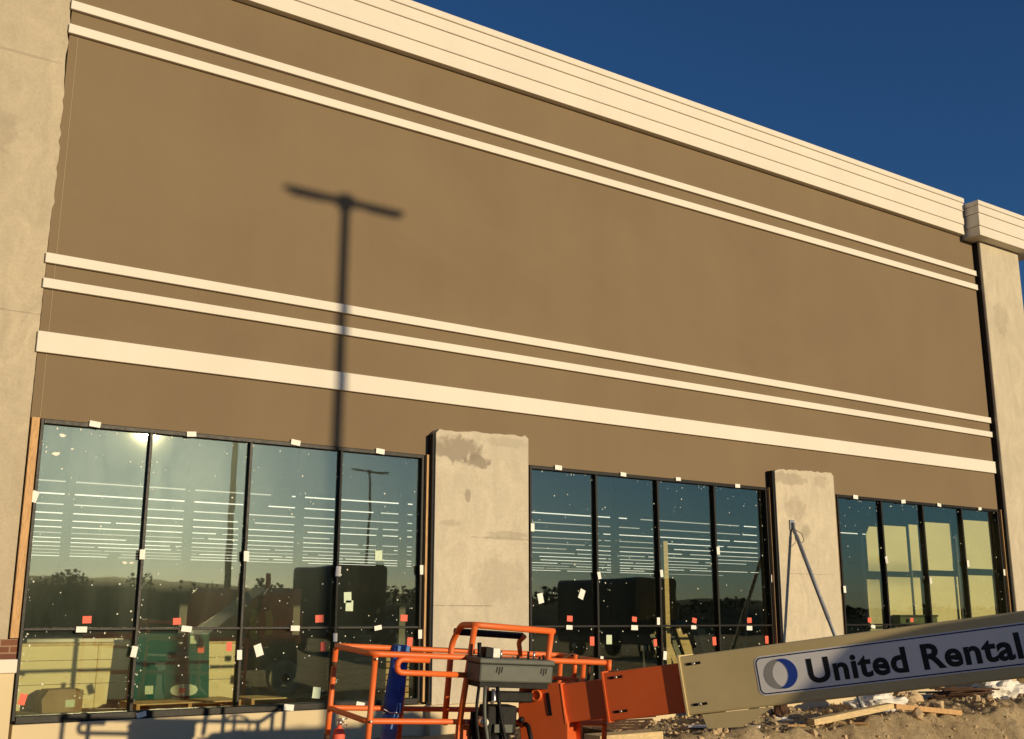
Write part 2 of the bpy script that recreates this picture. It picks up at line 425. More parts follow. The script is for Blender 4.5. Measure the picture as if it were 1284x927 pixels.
g = bpy.data.objects.new('ground', me); COL.objects.link(g); tag(g, kind='structure')

# ------------------------------------------------------------------ the store building
B = thing('store_building', 'large brown stucco store front with cream bands, cornice, concrete piers and three tall windows', 'building', (12.2, 1.0, 0))
def part(name, mb, mats, parent=B, label=None, smooth=False):
    o = mb.build(name, mats, parent, smooth)
    if label: o['label'] = label
    return o
HEAD, SILL, TRZ = 3.875, .46, 1.455
# brown facade wall with reveal line
mb = MB(); mb.box(2.40, 22.06, 0, .30, HEAD, 10.25)
part('facade_wall', mb, M['brown'], label='wide brown stucco wall above the windows')
mb = MB(); mb.box(2.498, 2.505, -.004, -.001, HEAD+.01, 8.82); part('control_joint', mb, M['joint'])
# wall behind the pilasters between windows
for (a, b) in ((7.70, 9.565), (14.82, 16.72), (22.02, 22.4)):
    mb = MB(); mb.box(a, b, .02, .30, -.1, HEAD-.002); part('wall_between_windows', mb, M['brown'])
for i, (z0, z1, nm) in enumerate(((4.66, 4.915, 'wide cream band above the windows'), (5.77, 5.895, None), (5.455, 5.575, None), (9.17, 9.29, None), (8.835, 8.96, None))):
    mb = MB(); mb.box(2.375, 22.03, -.055, -.001, z0, z1, bev=.006); part('trim_band', mb, M['cream'], label=nm)
# stepped cornice
def cornice(x0, x1, y0, z0, H, back, ret=0):
    mb = MB()
    st = [(0, .27, 0), (.27, .64, .022), (.64, .865, .046), (.865, 1.0, .07)]
    for a, b, p in st:
        mb.box(x0-(p if ret else 0), x1+(p if ret > 1 else 0), y0-p, back, z0+a*H+.004*(a > 0), z0+b*H+.0, bev=.008)
    return mb
part('cornice', cornice(2.45, 21.60, -.12, 10.055, .855, .35), M['cornice'], label='long cream stepped cornice')
part('cornice', cornice(21.70, 24.2, -.44, 9.985, .80, .6, 2), M['cornice'], label='short projecting cornice cap on the corner pier')
part('cornice', cornice(-5.0, 2.43, -.44, 9.985, .80, .6, 2), M['cornice'], label='cornice cap over the tall left pier')
# tall piers
bm_l = MB()
pts = [(-4.5, -.1), (2.40, -.1)]
random.seed(5)
zz = -.1
while zz < 9.9:
    zz += .09
    wv = .018*sin(zz*1.1+.4)*(1 if zz > 6.5 else .12) + random.uniform(-.010, .010)*(1.3 if zz > 6.5 else .25)
    pts.append((2.392+wv, min(zz, 9.9)))
pts.append((-4.5, 9.9))
bm_l.prism(pts, -.012, .5, 1); part('pier', bm_l, M['conc_tall'], label='tall mottled grey concrete pier at the left edge')
mb = MB(); mb.box(22.075, 23.62, -.18, .6, -.1, 9.98, bev=.02); part('pier', mb, M['conc_r'], label='tall tan concrete pier at the right corner')
mb = MB(); mb.box(22.062, 22.073, -.115, .3, .62, 9.97); part('shade_strip', mb, M['black'])  # black strip stands in for shade on the corner pier's left face
# short pilasters with broken tops
def pilaster(x0, x1, z_l, z_r, mat, label, seed):
    random.seed(seed); p = [(x0, .42), (x1, .42)]
    n = 26
    for i in range(n+1):
        t = 1-i/n
        x = x0+(x1-x0)*t
        p.append((x, z_l+(z_r-z_l)*t + random.uniform(-.014, .014) - (.05 if i in (0, n) else 0)))
    mb = MB(); mb.prism(p, -.17, -.002, 1); o = part('pilaster', mb, mat, label=label)
    b = o.modifiers.new('b', 'BEVEL'); b.width = .006; b.segments = 2; b.limit_method = 'ANGLE'; b.angle_limit = rad(50)
pilaster(7.80, 9.43, 4.235, 4.285, M['conc_a'], 'stained short concrete pilaster between the left and middle windows', 2)
pilaster(14.86, 16.46, 4.20, 4.245, M['conc_b'], 'short concrete pilaster between the middle and right windows', 3)
# black strip put in for the shade at the left side of each pilaster
for x in (7.80, 14.86):
    mb = MB(); mb.box(x-.035, x-.003, -.14, -.003, .46, 4.17); part('shade_strip', mb, M['black'])
# peach base wall
mb = MB(); mb.box(2.52, 22.3, -.06, .45, -.25, .425, bev=.008); part('base_wall', mb, M['peach'], label='peach painted base wall under the windows')
for a, b in ((7.76, 9.47), (14.83, 16.49)):
    mb = MB(); mb.box(a, b, -.20, -.062, -.25, .418, bev=.01); part('pilaster_base', mb, M['peach'])
mb = MB(); mb.box(22.05, 23.66, -.22, .5, -.25, .60, bev=.01); part('pilaster_base', mb, M['peach'])
# left pier base: painted plinth, ledge, brick cap
mb = MB(); mb.box(-4.5, 2.475, -.13, .3, -.25, .985); part('pier_base', mb, M['peach'])
mb = MB(); mb.box(-4.5, 2.49, -.17, .3, .985, 1.135, bev=.012); part('stone_ledge', mb, M['cream'])
mb = MB(); mb.box(-4.5, 2.475, -.13, .3, 1.138, 1.35); part('brick_course', mb, M['brick'], label='brown brick course capping the left plinth')
# raw lumber bucks beside the windows
for x0, x1, z0 in ((2.405, 2.49, 1.36), (7.715, 7.762, .46), (14.80, 14.822, .46), (22.035, 22.06, .46)):
    mb = MB(); mb.box(x0, x1, -.07, .10, z0, HEAD-.004); part('wood_buck', mb, M['lumber'])
# shell: roof, ceiling deck, back and side walls, slab
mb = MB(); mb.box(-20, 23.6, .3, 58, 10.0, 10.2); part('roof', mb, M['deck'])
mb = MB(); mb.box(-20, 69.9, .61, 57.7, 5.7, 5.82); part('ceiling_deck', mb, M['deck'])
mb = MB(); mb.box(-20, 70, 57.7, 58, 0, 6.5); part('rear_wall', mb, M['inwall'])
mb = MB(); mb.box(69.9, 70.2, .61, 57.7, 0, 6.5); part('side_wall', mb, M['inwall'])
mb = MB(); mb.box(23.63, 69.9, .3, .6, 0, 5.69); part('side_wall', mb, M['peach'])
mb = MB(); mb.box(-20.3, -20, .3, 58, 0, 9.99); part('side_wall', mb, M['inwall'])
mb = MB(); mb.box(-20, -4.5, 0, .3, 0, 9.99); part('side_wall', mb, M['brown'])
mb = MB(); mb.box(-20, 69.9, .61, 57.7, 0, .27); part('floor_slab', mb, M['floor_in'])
for x, y in ((5.5, 12), (8.2, 12), (11, 12), (14, 12.1), (17, 12), (20.4, 11), (6.5, 24), (14, 24), (19.5, 24)):
    mb = MB(); mb.box(x-.09, x+.09, y-.09, y+.09, .27, 5.7); part('steel_column', mb, M['inwall'])

# windows: frame + panes (with overspray) + tags
TAGS = {1: {'w': [(3.12, 3.86), (4.3, 3.85), (5.71, 3.87), (6.98, 3.86), (2.52, 2.95), (3.8, 2.33), (5.11, 2.35), (6.4, 2.19), (7.69, 2.24), (3.17, 1.45), (4.4, 1.45), (5.82, 1.45), (7.02, 1.45), (7.68, 1.36), (6.39, 1.33), (3.79, 1.19), (5.09, 1.13), (3.93, 0.47), (5.78, 0.47), (6.79, 0.46)], 't': [(5.37, 1.18)], 'g': [(6.59, 1.85), (6.62, 1.74), (7.04, 2.42), (6.19, 0.63)], 'r': [(3.24, 1.56), (4.3, 1.54), (6.19, 1.57), (7.46, 1.58), (4.98, 1.23), (6.26, 1.21), (7.56, 1.25), (2.62, 0.69)]},
 2: {'w': [(10.1, 3.87), (11.42, 3.86), (12.63, 3.87), (14.04, 3.85), (9.6, 2.92), (10.88, 2.23), (12.19, 2.29), (13.5, 2.7), (14.81, 2.26), (10.28, 1.44), (11.58, 1.43), (12.86, 1.43), (14.17, 1.41), (12.09, 1.53), (10.9, 0.95), (12.21, 0.99)], 't': [(9.8, 1.87), (10.59, 1.94)], 'g': [(11.12, 1.25)], 'r': [(10.35, 1.57), (11.65, 1.56), (12.96, 1.54), (14.26, 1.54), (10.78, 1.23), (12.08, 1.19), (13.4, 1.2), (14.67, 1.21)]},
 3: {'w': [(17.24, 3.85), (18.71, 3.85), (19.89, 3.85), (21.32, 3.85), (16.74, 2.1), (18.04, 2.68), (19.39, 2.31), (20.71, 2.68), (22.0, 2.53), (17.49, 1.42)], 't': [], 'g': [], 'r': [(17.5, 1.54), (18.79, 1.54)]}}
def window(idx, x0, x1, label):
    fr = MB(); w4 = (x1-x0)/4
    fr.box(x0, x0+.035, -.015, .13, SILL, HEAD-.003, bev=.004); fr.box(x1-.035, x1, -.015, .13, SILL, HEAD-.003, bev=.004)
    xm = [x0+w4*i for i in range(1, 4)]
    fr.box(x0+.036, x1-.036, -.012, .13, HEAD-.055, HEAD-.004, bev=.004)
    fr.box(x0+.036, x1-.036, -.03, .13, SILL-.03, SILL+.05, bev=.006)
    for i in range(4):
        a = x0+w4*i+(.036 if i == 0 else .0195); b = x0+w4*(i+1)-(.036 if i == 3 else .0195)
        fr.box(a, b, -.008, .12, TRZ-.016, TRZ+.016, bev=.004)
    for x in xm: fr.box(x-.0185, x+.0185, -.010, .128, SILL+.051, HEAD-.056, bev=.004)
    wo = part('window', fr, M['frame'], label=label)
    k = 0
    for i in range(4):
        for (za, zb) in ((SILL+.05, TRZ-.016), (TRZ+.016, HEAD-.055)):
            a = x0+w4*i+(.035 if i == 0 else .0185); b = x0+w4*(i+1)-(.035 if i == 3 else .0185)
            m = MB(); m.box(a, b, .05, .058, za, zb)
            random.seed(idx*100+i*10+k); k += 1
            hi = zb-za > 2
            nd = ((30 if idx == 1 else 24) if hi else 12)
            for _ in range(nd):
                x = random.uniform(a+.05, b-.05); z = random.uniform(za+.05, zb-.05); r = random.choice((.004, .005, .006, .007, .009, .011))
                n = 7; ph = random.random()
                m.face([(x+r*cos(2*pi*q/n+ph)*random.uniform(.8, 1.2), .0485, z+r*sin(2*pi*q/n+ph)*random.uniform(.8, 1.2)) for q in range(n)], 1)
            # overspray along the edges
            for _ in range(34 if idx == 1 and i < 2 else 12):
                e = random.choice((0, 0, 1, 2)); rr = abs(random.gauss(0, .035))+.005
                x, z = [(a+rr, random.uniform(za, zb)), (b-rr, random.uniform(za, zb)), (random.uniform(a, b), zb-rr)][e]
                r = random.uniform(.003, .009)
                m.face([(x+r*cos(2*pi*q/6)*random.uniform(.6, 1.3), .0485, z+r*sin(2*pi*q/6)*random.uniform(.6, 2.2)) for q in range(6)], 1)
            if idx == 1 and i == 0 and hi:
                for (x, z, r) in ((2.78, 3.70, .04), (2.72, 3.48, .045), (3.62, 2.23, .03), (3.70, 2.23, .03), (2.9, 3.55, .02)):
                    m.face([(x+r*cos(2*pi*q/9)*random.uniform(.6, 1.4), .0485, z+r*.6*sin(2*pi*q/9)*random.uniform(.5, 1.2)) for q in range(9)], 1)
            m.build('pane', [M['glass'], M['dot']], wo)
    T = TAGS[idx]
    def sticker(name, x, z, w_, h_, rot, mat, y=.047):
        m = MB(Matrix.Translation((x, y, z)) @ Matrix.Rotation(rot, 4, 'Y'))
        m.box(-w_/2, w_/2, -.002, .0, -h_/2, h_/2); m.build(name, mat, wo)
    for (x, z) in T['w']:
        onv = min(abs(x-q) for q in [x0, x1]+xm) < .12 and abs(z-TRZ) > .05 and z < 3.8 and z > .5
        q_ = random.uniform(.85, 1.1); sticker('tape_tag', x, z, (.068 if onv else .125)*q_, (.125 if onv else .068)*q_, random.gauss(0, .10), M['tagwhite'], -.033)
    for (x, z) in T['t']: sticker('tape_tag', x, z, .10, .15, random.uniform(-.5, .5), M['tagwhite'])
    for (x, z) in T['g']: sticker('green_sticker', x, z, .11, .14, random.gauss(0, .08), M['taggreen'])
    for (x, z) in T['r']:
        v = min(abs(x-q) for q in [x0, x1]+xm) < .2
        q_ = random.uniform(.85, 1.1); sticker('warning_sticker', x, z, (.078 if v else .108)*q_, (.125 if v else .088)*q_, random.gauss(0, .10), M['tagred'])
    return wo
window(1, 2.515, 7.70, 'left storefront window with sun glare and eight taped panes')
window(2, 9.565, 14.80, 'middle storefront window with eight dark panes')
window(3, 16.72, 22.02, 'right storefront window showing sunlit boards inside')

# ceiling strip lights: rows running back into the store
first = None; nst = 0
random.seed(3)
for r in range(13):
    y = 15+3.0*r
    x = 4.0+.6*r + random.uniform(0, 1); xe = 36.0+2.0*r
    while x < xe:
        L = random.choice((3.6, 4.8, 7.2)); L = L+.0*x
        if L > .6 and random.random() > .02:
            o = thing('strip_light', 'thin lit strip light in the rows under the dark store ceiling', 'ceiling light', (x+L/2, y, 4.86), 0, 'strip lights in rows inside the store')
            m = MB(); m.box(x, x+L, y-.04, y+.04, 4.89, 4.94); m.build('housing', M['inwall'], o)
            m = MB(); m.box(x+.02, x+L-.02, y-.022, y+.022, 4.86, 4.889); m.build('lamp_tube', random.choice((M['strip'], M['strip'], M['strip2'], M['strip3'])), o)
            nst += 1
        x += L+random.choice((.15, .25, .6))

# ------------------------------------------------------------------ things inside the store
def box_thing(name, label, cat, mb, mats, smooth=False, group=None):
    return tag(mb.build(name, mats, None, smooth), label, cat, group)
FZ = .272
o = thing('low_partition', 'low cream board partition sunlit behind the left window', 'partition', (4.8, 3.95, FZ))
for a, b in ((3.0, 4.36), (4.365, 5.7), (5.705, 6.62)):
    m = MB()
    for z0, z1 in ((FZ, .62), (.626, .96), (.966, 1.17)): m.box(a, b, 3.90, 3.93, z0, z1, bev=.004)
    m.build('board', M['board'], o)
m = MB(); m.box(2.98, 6.64, 3.88, 4.02, 1.173, 1.21); m.build('cap_rail', M['lumber_pale'], o)
m = MB()
for x in (3.0, 3.9, 4.8, 5.7, 6.58): m.box(x, x+.05, 3.935, 4.03, FZ, 1.17)
m.build('stud', M['lumber'], o)
m = MB(); m.tube([(3.35, 3.93, 1.245), (4.02, 3.93, 1.245), (4.72, 3.93, 1.245)], .032, 10); box_thing('white_pipe', 'white plastic pipe lying on top of the cream partition', 'pipe', m, M['tagwhite'])
# cardboard box
o = thing('cardboard_box', 'crumpled brown cardboard box on the floor behind the left window', 'box', (3.8, 3.5, FZ))
m = MB(); m.prism([(3.52, FZ), (4.05, FZ), (4.06, .57), (3.95, .585), (3.58, .58), (3.50, .45)], 3.3, 3.75, 1); m.build('carton', M['carton'], o)
m = MB(Matrix.Translation((3.95, 3.5, .58)) @ Matrix.Rotation(.5, 4, 'Y')); m.box(-.02, .16, -.2, .2, -.004, .004); m.build('flap', M['carton'], o)
m = MB(); m.box(3.82, 3.95, 3.294, 3.299, .34, .44); m.build('paper_label', M['taggreen'], o)
# teal glass sheet on a pallet
def pallet(name, label, x0, x1, y0, y1, z0, group=None):
    o = thing(name, label, 'pallet', ((x0+x1)/2, (y0+y1)/2, z0), 0, group)
    m = MB(); n = 6; d = (y1-y0)/n
    for i in range(n): m.box(x0, x1, y0+d*i, y0+d*i+d*.72, z0+.10, z0+.12)
    m.build('deck_slats', M['lumber_pale'], o)
    for x in (x0, (x0+x1)/2-.025, x1-.05):
        q = MB(); q.box(x, x+.05, y0, y1, z0+.02, z0+.098); q.build('stringer', M['lumber'], o)
    m = MB()
    for y in (y0, y1-.1): m.box(x0, x1, y, y+.1, z0, z0+.018)
    m.build('bottom_board', M['lumber'], o)
    return o
pallet('wooden_pallet', 'wooden pallet under the teal glass sheet', 4.62, 6.15, 2.6, 3.5, FZ)
o = thing('teal_glass_sheet', 'teal protective glass sheet leaning on the cream partition, standing on a pallet', 'glass sheet', (5.3, 3.2, .40))
m = MB(Matrix.Translation((5.3, 3.2, .40)) @ Matrix.Rotation(rad(-9), 4, 'X')); m.box(-.56, .56, -.012, .012, 0, .96); m.build('sheet', M['teal'], o)
m = MB(Matrix.Translation((5.3, 3.2, .40)) @ Matrix.Rotation(rad(-9), 4, 'X'))
m.box(.26, .39, -.016, -.013, .80, .92); m.box(-.40, -.28, -.016, -.013, .08, .20); m.build('paper_label', M['taggreen'], o)
m = MB(Matrix.Translation((5.3, 3.2, .40)) @ Matrix.Rotation(rad(-9), 4, 'X'))
m.box(.38, .48, -.016, -.013, .66, .76); m.box(.10, .20, -.019, -.0165, .08, .15); m.build('warning_sticker', M['tagred'], o)
m = MB(Matrix.Translation((5.3, 3.2, .40)) @ Matrix.Rotation(rad(-9), 4, 'X'))
m.prism([(.18+.22*cos(a)*(1 if abs(cos(a)) < .9 else .95), .12+.09*sin(a)) for a in [2*pi*k/20 for k in range(20)]], -.0155, -.0135, 1); m.build('clear_film', M['taggreen'], o)
# dark equipment cabinet
o = thing('equipment_cabinet', 'dark olive equipment cabinet on the floor right of the teal glass sheet', 'equipment', (7.5, 4.0, FZ))
m = MB(); m.box(6.78, 8.05, 3.55, 4.4, FZ+.10, 1.17, bev=.02); m.build('cabinet', M['machine'], o)
m = MB(); m.box(6.85, 7.98, 3.6, 4.35, FZ, FZ+.099); m.build('plinth', M['machine'], o)
for x in (6.80, 7.43):
    m = MB(); m.box(x, x+.60, 3.53, 3.549, FZ+.13, 1.14, bev=.006); d_ = m.build('door', M['machine'], o)
    m = MB(); m.box(x+.50, x+.53, 3.50, 3.529, .65, .85); m.build('handle', M['steel'], d_)
m = MB(); m.box(6.9, 7.5, 3.6, 3.9, 1.172, 1.30, bev=.01); m.build('top_tray', M['darksteel'], o)
o = thing('cable_spool', 'round grey cable spool standing on a pallet in front of the dark cabinet', 'spool', (7.04, 3.2, FZ+.12))
m = MB(); m.lathe((7.04, 3.12, .66), (0, -1, 0), [(.07, -.22), (.255, -.22), (.265, -.20), (.265, -.19), (.14, -.185), (.14, 0.0), (.265, .005), (.265, .015), (.255, .03), (.15, .03), (.14, .015), (.075, .015), (.07, .03)], 36); m.build('drum', M['spool'], o)
m = MB(); m.cyl((7.04, 3.36, .66), (7.04, 3.075, .66), .06, 16); m.build('hub', M['black'], o)
pallet('wooden_pallet', 'wooden pallet on the floor in front of the dark equipment cabinet', 6.35, 7.7, 2.7, 3.45, FZ)
def bucket(label, x, y, z):
    o = thing('bucket', label, 'bucket', (x, y, z))
    m = MB(); m.lathe((x, y, z), (0,0,1), [(.12, 0), (.125, .01), (.145, .30), (.152, .30), (.152, .34), (.14, .34), (.135, .30)], 24); m.build('pail', M['bucket'], o)
    m = MB(); m.tube([(x+.15*cos(a), y-.02-.02*sin(a), z+.30-.17*sin(a)) for a in [pi*k/10 for k in range(11)]], .004, 5); m.build('handle', M['steel'], o)
bucket('white plastic bucket on the floor behind the left window', 8.02, 2.7, FZ)
o = thing('lumber_stack', 'low stack of pale boards inside beside the white bucket', 'lumber', (8.9, 3.0, FZ))
for i in range(7):
    m = MB(); xo = random.uniform(-.06, .06); m.box(8.15+xo, 10.0+xo, 3.05, 3.6, FZ+.1*i, FZ+.1*i+.08); m.build('board', M['lumber'] if i % 2 else M['lumber_pale'], o)
bucket('white bucket standing on the stack of boards', 8.45, 3.25, FZ+.69)
# leaning boards behind the middle window
random.seed(9)
for i in range(11):
    x = 13.55+i*.165+random.uniform(-.03, .03)
    m = MB(Matrix.Translation((x, 1.3, FZ)) @ Matrix.Rotation(rad(random.uniform(-14, -7)), 4, 'Y') @ Matrix.Rotation(rad(-14), 4, 'X'))
    m.box(-.055, .055, -.018, .018, 0, random.uniform(1.05, 1.22)); 
    box_thing('leaning_board', 'pale board in the row leaning inside the middle window', 'board', m, M['lumber_pale'] if i % 3 else M['grey_ring'], group='boards leaning behind the middle window')
o = thing('plank_rack', 'dark rack the pale boards lean on inside', 'rack', (14.5, 1.75, FZ))
m = MB(); m.box(13.2, 16.2, 1.70, 1.75, 1.0, 1.1); m.build('top_bar', M['darksteel'], o)
for x in (13.25, 16.1):
    m = MB(); m.box(x, x+.06, 1.70, 1.78, FZ, .998); m.build('leg', M['darksteel'], o)
m = MB(); m.box(12.66, 12.76, .42, .50, FZ, 2.86, bev=.004); box_thing('wood_stud', 'pale upright wood stud just behind a mullion of the middle window', 'stud', m, M['lumber_pale'])
m = MB(Matrix.Translation((14.62, .62, FZ)) @ Matrix.Rotation(rad(8), 4, 'Y')); m.cyl((0,0,0), (0,0,2.3), .03, 10); box_thing('leaning_pipe', 'thin steel pipe leaning inside at the right of the middle window', 'pipe', m, M['steel'])
# sunlit boards behind the right window
P1, P2 = V((17.90, .43, 0)), V((22.0, .16, 0))
ex = (P2-P1).normalized(); ey = V((0,0,1)).cross(ex); Lp = (P2-P1).length
FR = frame(P1, ex, ey, V((0,0,1)))
o = thing('board_partition', 'row of cream boards standing sunlit close behind the right window', 'partition', (P1.x, P1.y, FZ))
for a, b, z0, z1, z1b in ((18.06, 18.39, 2.48, 3.20, 3.36), (18.43, 19.24, 2.49, 3.40, 3.40), (19.31, 19.60, 2.52, 3.45, 3.45), (19.66, 20.66, 2.54, 3.52, 3.52), (20.95, 21.90, 2.60, 3.62, 3.62),
                          (17.99, 18.35, FZ, 2.32, 2.32), (18.42, 19.55, FZ, 2.38, 2.38), (19.64, 20.73, FZ, 2.41, 2.42), (20.94, 21.86, FZ, 2.45, 2.46)):
    m = MB(FR); m.prism([(a-17.9, z0), (b-17.9, z0), (b-17.9, z1b), (a-17.9+.10, z1b), (a-17.9, z1)], 0, .014, 1); m.build('board', M['board'], o)
for x in (.02, 1.42, 2.88, 4.02):
    m = MB(FR); m.box(x, x+.06, .016, .09, FZ, 3.3); m.build('stud', M['darksteel'], o)
o = thing('olive_cart', 'olive green bin cart in front of the cream boards inside', 'cart', (19.2, .3, FZ))
m = MB(); m.box(18.55, 19.75, .13, .30, FZ+.25, 1.60, bev=.02); m.build('bin', M['olive'], o)
m = MB(); m.box(18.53, 19.77, .12, .31, 1.601, 1.64, bev=.008); m.build('rim', M['machine'], o)
for x in (18.65, 19.65):
    for y in (.15, .27):
        m = MB(); m.lathe((x, y-.02, FZ+.1), (0,1,0), [(.02,0),(.1,0),(.1,.05),(.02,.05)], 16); m.build('caster', M['black'], o)

# worker inside the store, behind the third pane
def person(loc, rz):
    o = thing('person', 'worker in a pale hard hat and open yellow-green vest standing inside the store', 'person', loc, rz)
    bpy_m = bpy.data.meshes.new('body')
    vs = [(0,0,.95),(0,0,1.12),(0,0,1.30),(0,.01,1.43),(0,0,1.50),(0,-.01,1.58),
          (.10,0,.90),(.11,-.01,.50),(.12,.02,.09),(.13,-.12,.04),
          (-.10,0,.90),(-.12,.0,.50),(-.13,.03,.09),(-.14,-.11,.04),
          (.19,.01,1.41),(.25,.03,1.14),(.20,-.14,.98),(.19,-.22,.95),
          (-.19,.01,1.41),(-.25,.03,1.14),(-.21,-.12,.96),(-.20,-.20,.92)]
    es = [(0,1),(1,2),(2,3),(3,4),(4,5),(0,6),(6,7),(7,8),(8,9),(0,10),(10,11),(11,12),(12,13),(3,14),(14,15),(15,16),(16,17),(3,18),(18,19),(19,20),(20,21)]
    rr = [.15,.145,.16,.12,.062,.07,.095,.065,.045,.045,.095,.065,.045,.045,.065,.048,.035,.04,.065,.048,.035,.04]
    bpy_m.from_pydata(vs, es, [])
    ob = bpy.data.objects.new('body', bpy_m); COL.objects.link(ob); ob.parent = o
    sk = ob.modifiers.new('skin', 'SKIN')
    for i, sv in enumerate(bpy_m.skin_vertices[0].data if bpy_m.skin_vertices else []): pass
    if not bpy_m.skin_vertices:
        bm_ = bmesh.new(); bm_.from_mesh(bpy_m); bm_.verts.layers.skin.verify(); bm_.to_mesh(bpy_m); bm_.free()
    for i, sv in enumerate(bpy_m.skin_vertices[0].data):
        sv.radius = (rr[i], rr[i]*.78); sv.use_root = (i == 0)
    sb = ob.modifiers.new('sub', 'SUBSURF'); sb.levels = 2; sb.render_levels = 2
    bpy_m.materials.append(M['shirt'])
    W_ = world_of(o)
    # head with a face
    m = MB(W_); m.lathe((0,-.01,1.54), (0,0,1), [(.045,0),(.07,.03),(.082,.09),(.085,.14),(.075,.19),(.04,.225),(.01,.235)], 20)
    m.prism([(-.012,1.62),(.012,1.62),(.006,1.665),(-.006,1.665)], -.12, -.08, 1)
    for s in (-1, 1):
        m.lathe((s*.088,0,1.63), (s,0,0), [(.012,-.01),(.028,0),(.02,.012)], 10)
    m.build('head', M['skin'], o, True)
    m = MB(W_)
    for s in (-1, 1): m.lathe((s*.032,-.088,1.668), (0,-1,0), [(.011,0),(.010,.004),(.003,.007)], 10)
    m.box(-.025,.025,-.09,-.083,1.588,1.596); m.build('face_features', M['shirt'], o)
    m = MB(W_); m.lathe((0,-.01,1.70), (0,0,1), [(.125,0),(.125,.012),(.105,.02),(.10,.06),(.08,.10),(.04,.125),(.01,.13)], 24); m.box(-.07,.07,-.19,-.09,1.70,1.708); m.build('hard_hat', M['hat'], o, True)
    m = MB(W_)
    for s in (-1, 1):
        m.prism([(s*.06,1.42),(s*.17,1.44),(s*.21,1.25),(s*.20,.92),(s*.05,.92),(s*.09,1.2)], -.165, -.12, 1)
    m.box(-.2,.2,.12,.15,.92,1.44); m.build('safety_vest', M['vest'], o)
    for s, y in ((1,-.22), (-1,-.20)):
        m = MB(W_); b = V((s*.195, y, .94))
        m.lathe(b, (0,-.7,-.7), [(.02,0),(.04,.02),(.042,.07),(.03,.1)], 12)
        for k in range(4):
            q = b+V(((k-1.5)*.018,-.07,-.06)); m.tube([q, q+V((0,-.03,-.03)), q+V((0,-.03,-.06-.004*k))], [.010,.009,.007], 6)
        m.tube([b+V((-s*.03,-.03,-.02)), b+V((-s*.055,-.05,-.04)), b+V((-s*.05,-.07,-.06))], [.011,.010,.008], 6)
        m.build('hand', M['skin'], o, True)
    return o
person((7.75, 6.0, FZ+.0), rad(-20))

# ------------------------------------------------------------------ boom lift
az, inc = rad(30), rad(8)
u = V((sin(az)*cos(inc), -cos(az)*cos(inc), sin(inc))); n_ = V((-cos(az), -sin(az), 0)); up = n_.cross(u)
if up.z < 0: up = -up
A = V((6.534, -6.444, 1.266))
BF = frame(A, u, n_, up)
gc = A+u*6.32
LIFT = thing('boom_lift', 'orange and tan boom lift with its basket lowered in front of the windows', 'boom lift', (gc.x, gc.y, .03), math.atan2(cos(az), -sin(az)))
def lp(name, mb, mats, parent=LIFT, label=None, smooth=False, bevel=0):
    o = mb.build(name, mats, parent, smooth)
    if label: o['label'] = label
    if bevel:
        b = o.modifiers.new('b', 'BEVEL'); b.width = bevel; b.segments = 2; b.limit_method = 'ANGLE'; b.angle_limit = rad(40)
    return o
m = MB(BF); m.box(0, 7.6, -.40, 0, -.48, 0, bev=.018)
m.box(0, .02, -.425, .012, -.492, .012, bev=.003)
base_boom = lp('boom_section', m, M['jlgcream'], label='tan outer boom section carrying the sign')
m = MB(BF); m.prism([(.13, -.485), (.16, -.60), (.45, -.615), (.74, -.485)], -.03, -.008, 1); lp('boom_bracket', m, M['jlgcream'])
m = MB(BF); m.box(-.72, .6, -.372, -.03, -.456, -.05, bev=.014); m.box(-.72, -.70, -.385, -.018, -.468, -.038, bev=.003); lp('boom_section', m, M['orange_d'], label='orange middle boom section')
m = MB(BF); m.box(-1.2, -.2, -.345, -.062, -.43, -.10, bev=.012); lp('boom_section', m, M['orange_d'], label='orange inner boom section')
# wear pad bolts
for (x, zt, zb, y) in ((.09, -.07, -.40, .0), (-.63, -.10, -.385, -.03)):
    for z in (zt, zb):
        m = MB(BF)
        for d in (0, .085): m.box(x-.02+d, x+.02+d, y, y+.006, z-.011, z+.011, bev=.003)
        lp('wear_pad_bolt', m, [M['black']])
        m = MB(BF); m.lathe((x+.045, y+.001, z), (0,1,0), [(.012,0),(.012,.014),(.006,.016)], 8); lp('wear_pad_bolt', m, M['chrome'])
# head plate
m = MB(BF)
hp = [(-1.53, -.085), (-1.13, -.075), (-1.10, -.45), (-1.16, -.86), (-1.58, -.86), (-1.57, -.3)]
m.prism(hp, -.075, -.032, 1); m.prism(hp, -.375, -.335, 1); m.box(-1.46, -1.16, -.334, -.076, -.80, -.10)
m.box(-1.128, -1.112, -.37, -.028, -.44, -.088)
head = lp('boom_head', m, M['orange_d'], label='orange plate head at the boom tip', bevel=.008)
m = MB(BF); m.lathe((-1.36, -.031, -.165), (0,1,0), [(.052,0),(.056,.02),(.05,.032),(.038,.03),(.036,.01)], 20); lp('pin_cap', m, M['orange'], head)
m = MB(BF); m.prism([(-1.255+.018*cos(a)+.02*(sin(a) < 0)*.3, -.25+(.075 if sin(a) > 0 else -.085)*1+.02*sin(a)) for a in [2*pi*k/16 for k in range(16)]], -.0315, -.024, 1); lp('slot', m, M['black'], head)
m = MB(BF); m.tube([(-1.50,-.02,-.40),(-1.46,.02,-.42),(-1.44,.03,-.55),(-1.45,.0,-.75)], .022, 8); lp('hose', m, M['black'], head)
m = MB(BF); m.lathe((-1.53,-.03,-.36), (0,1,0), [(.02,0),(.03,.02),(.025,.05),(.01,.06)], 12); lp('pin_cap', m, M['black'], head)
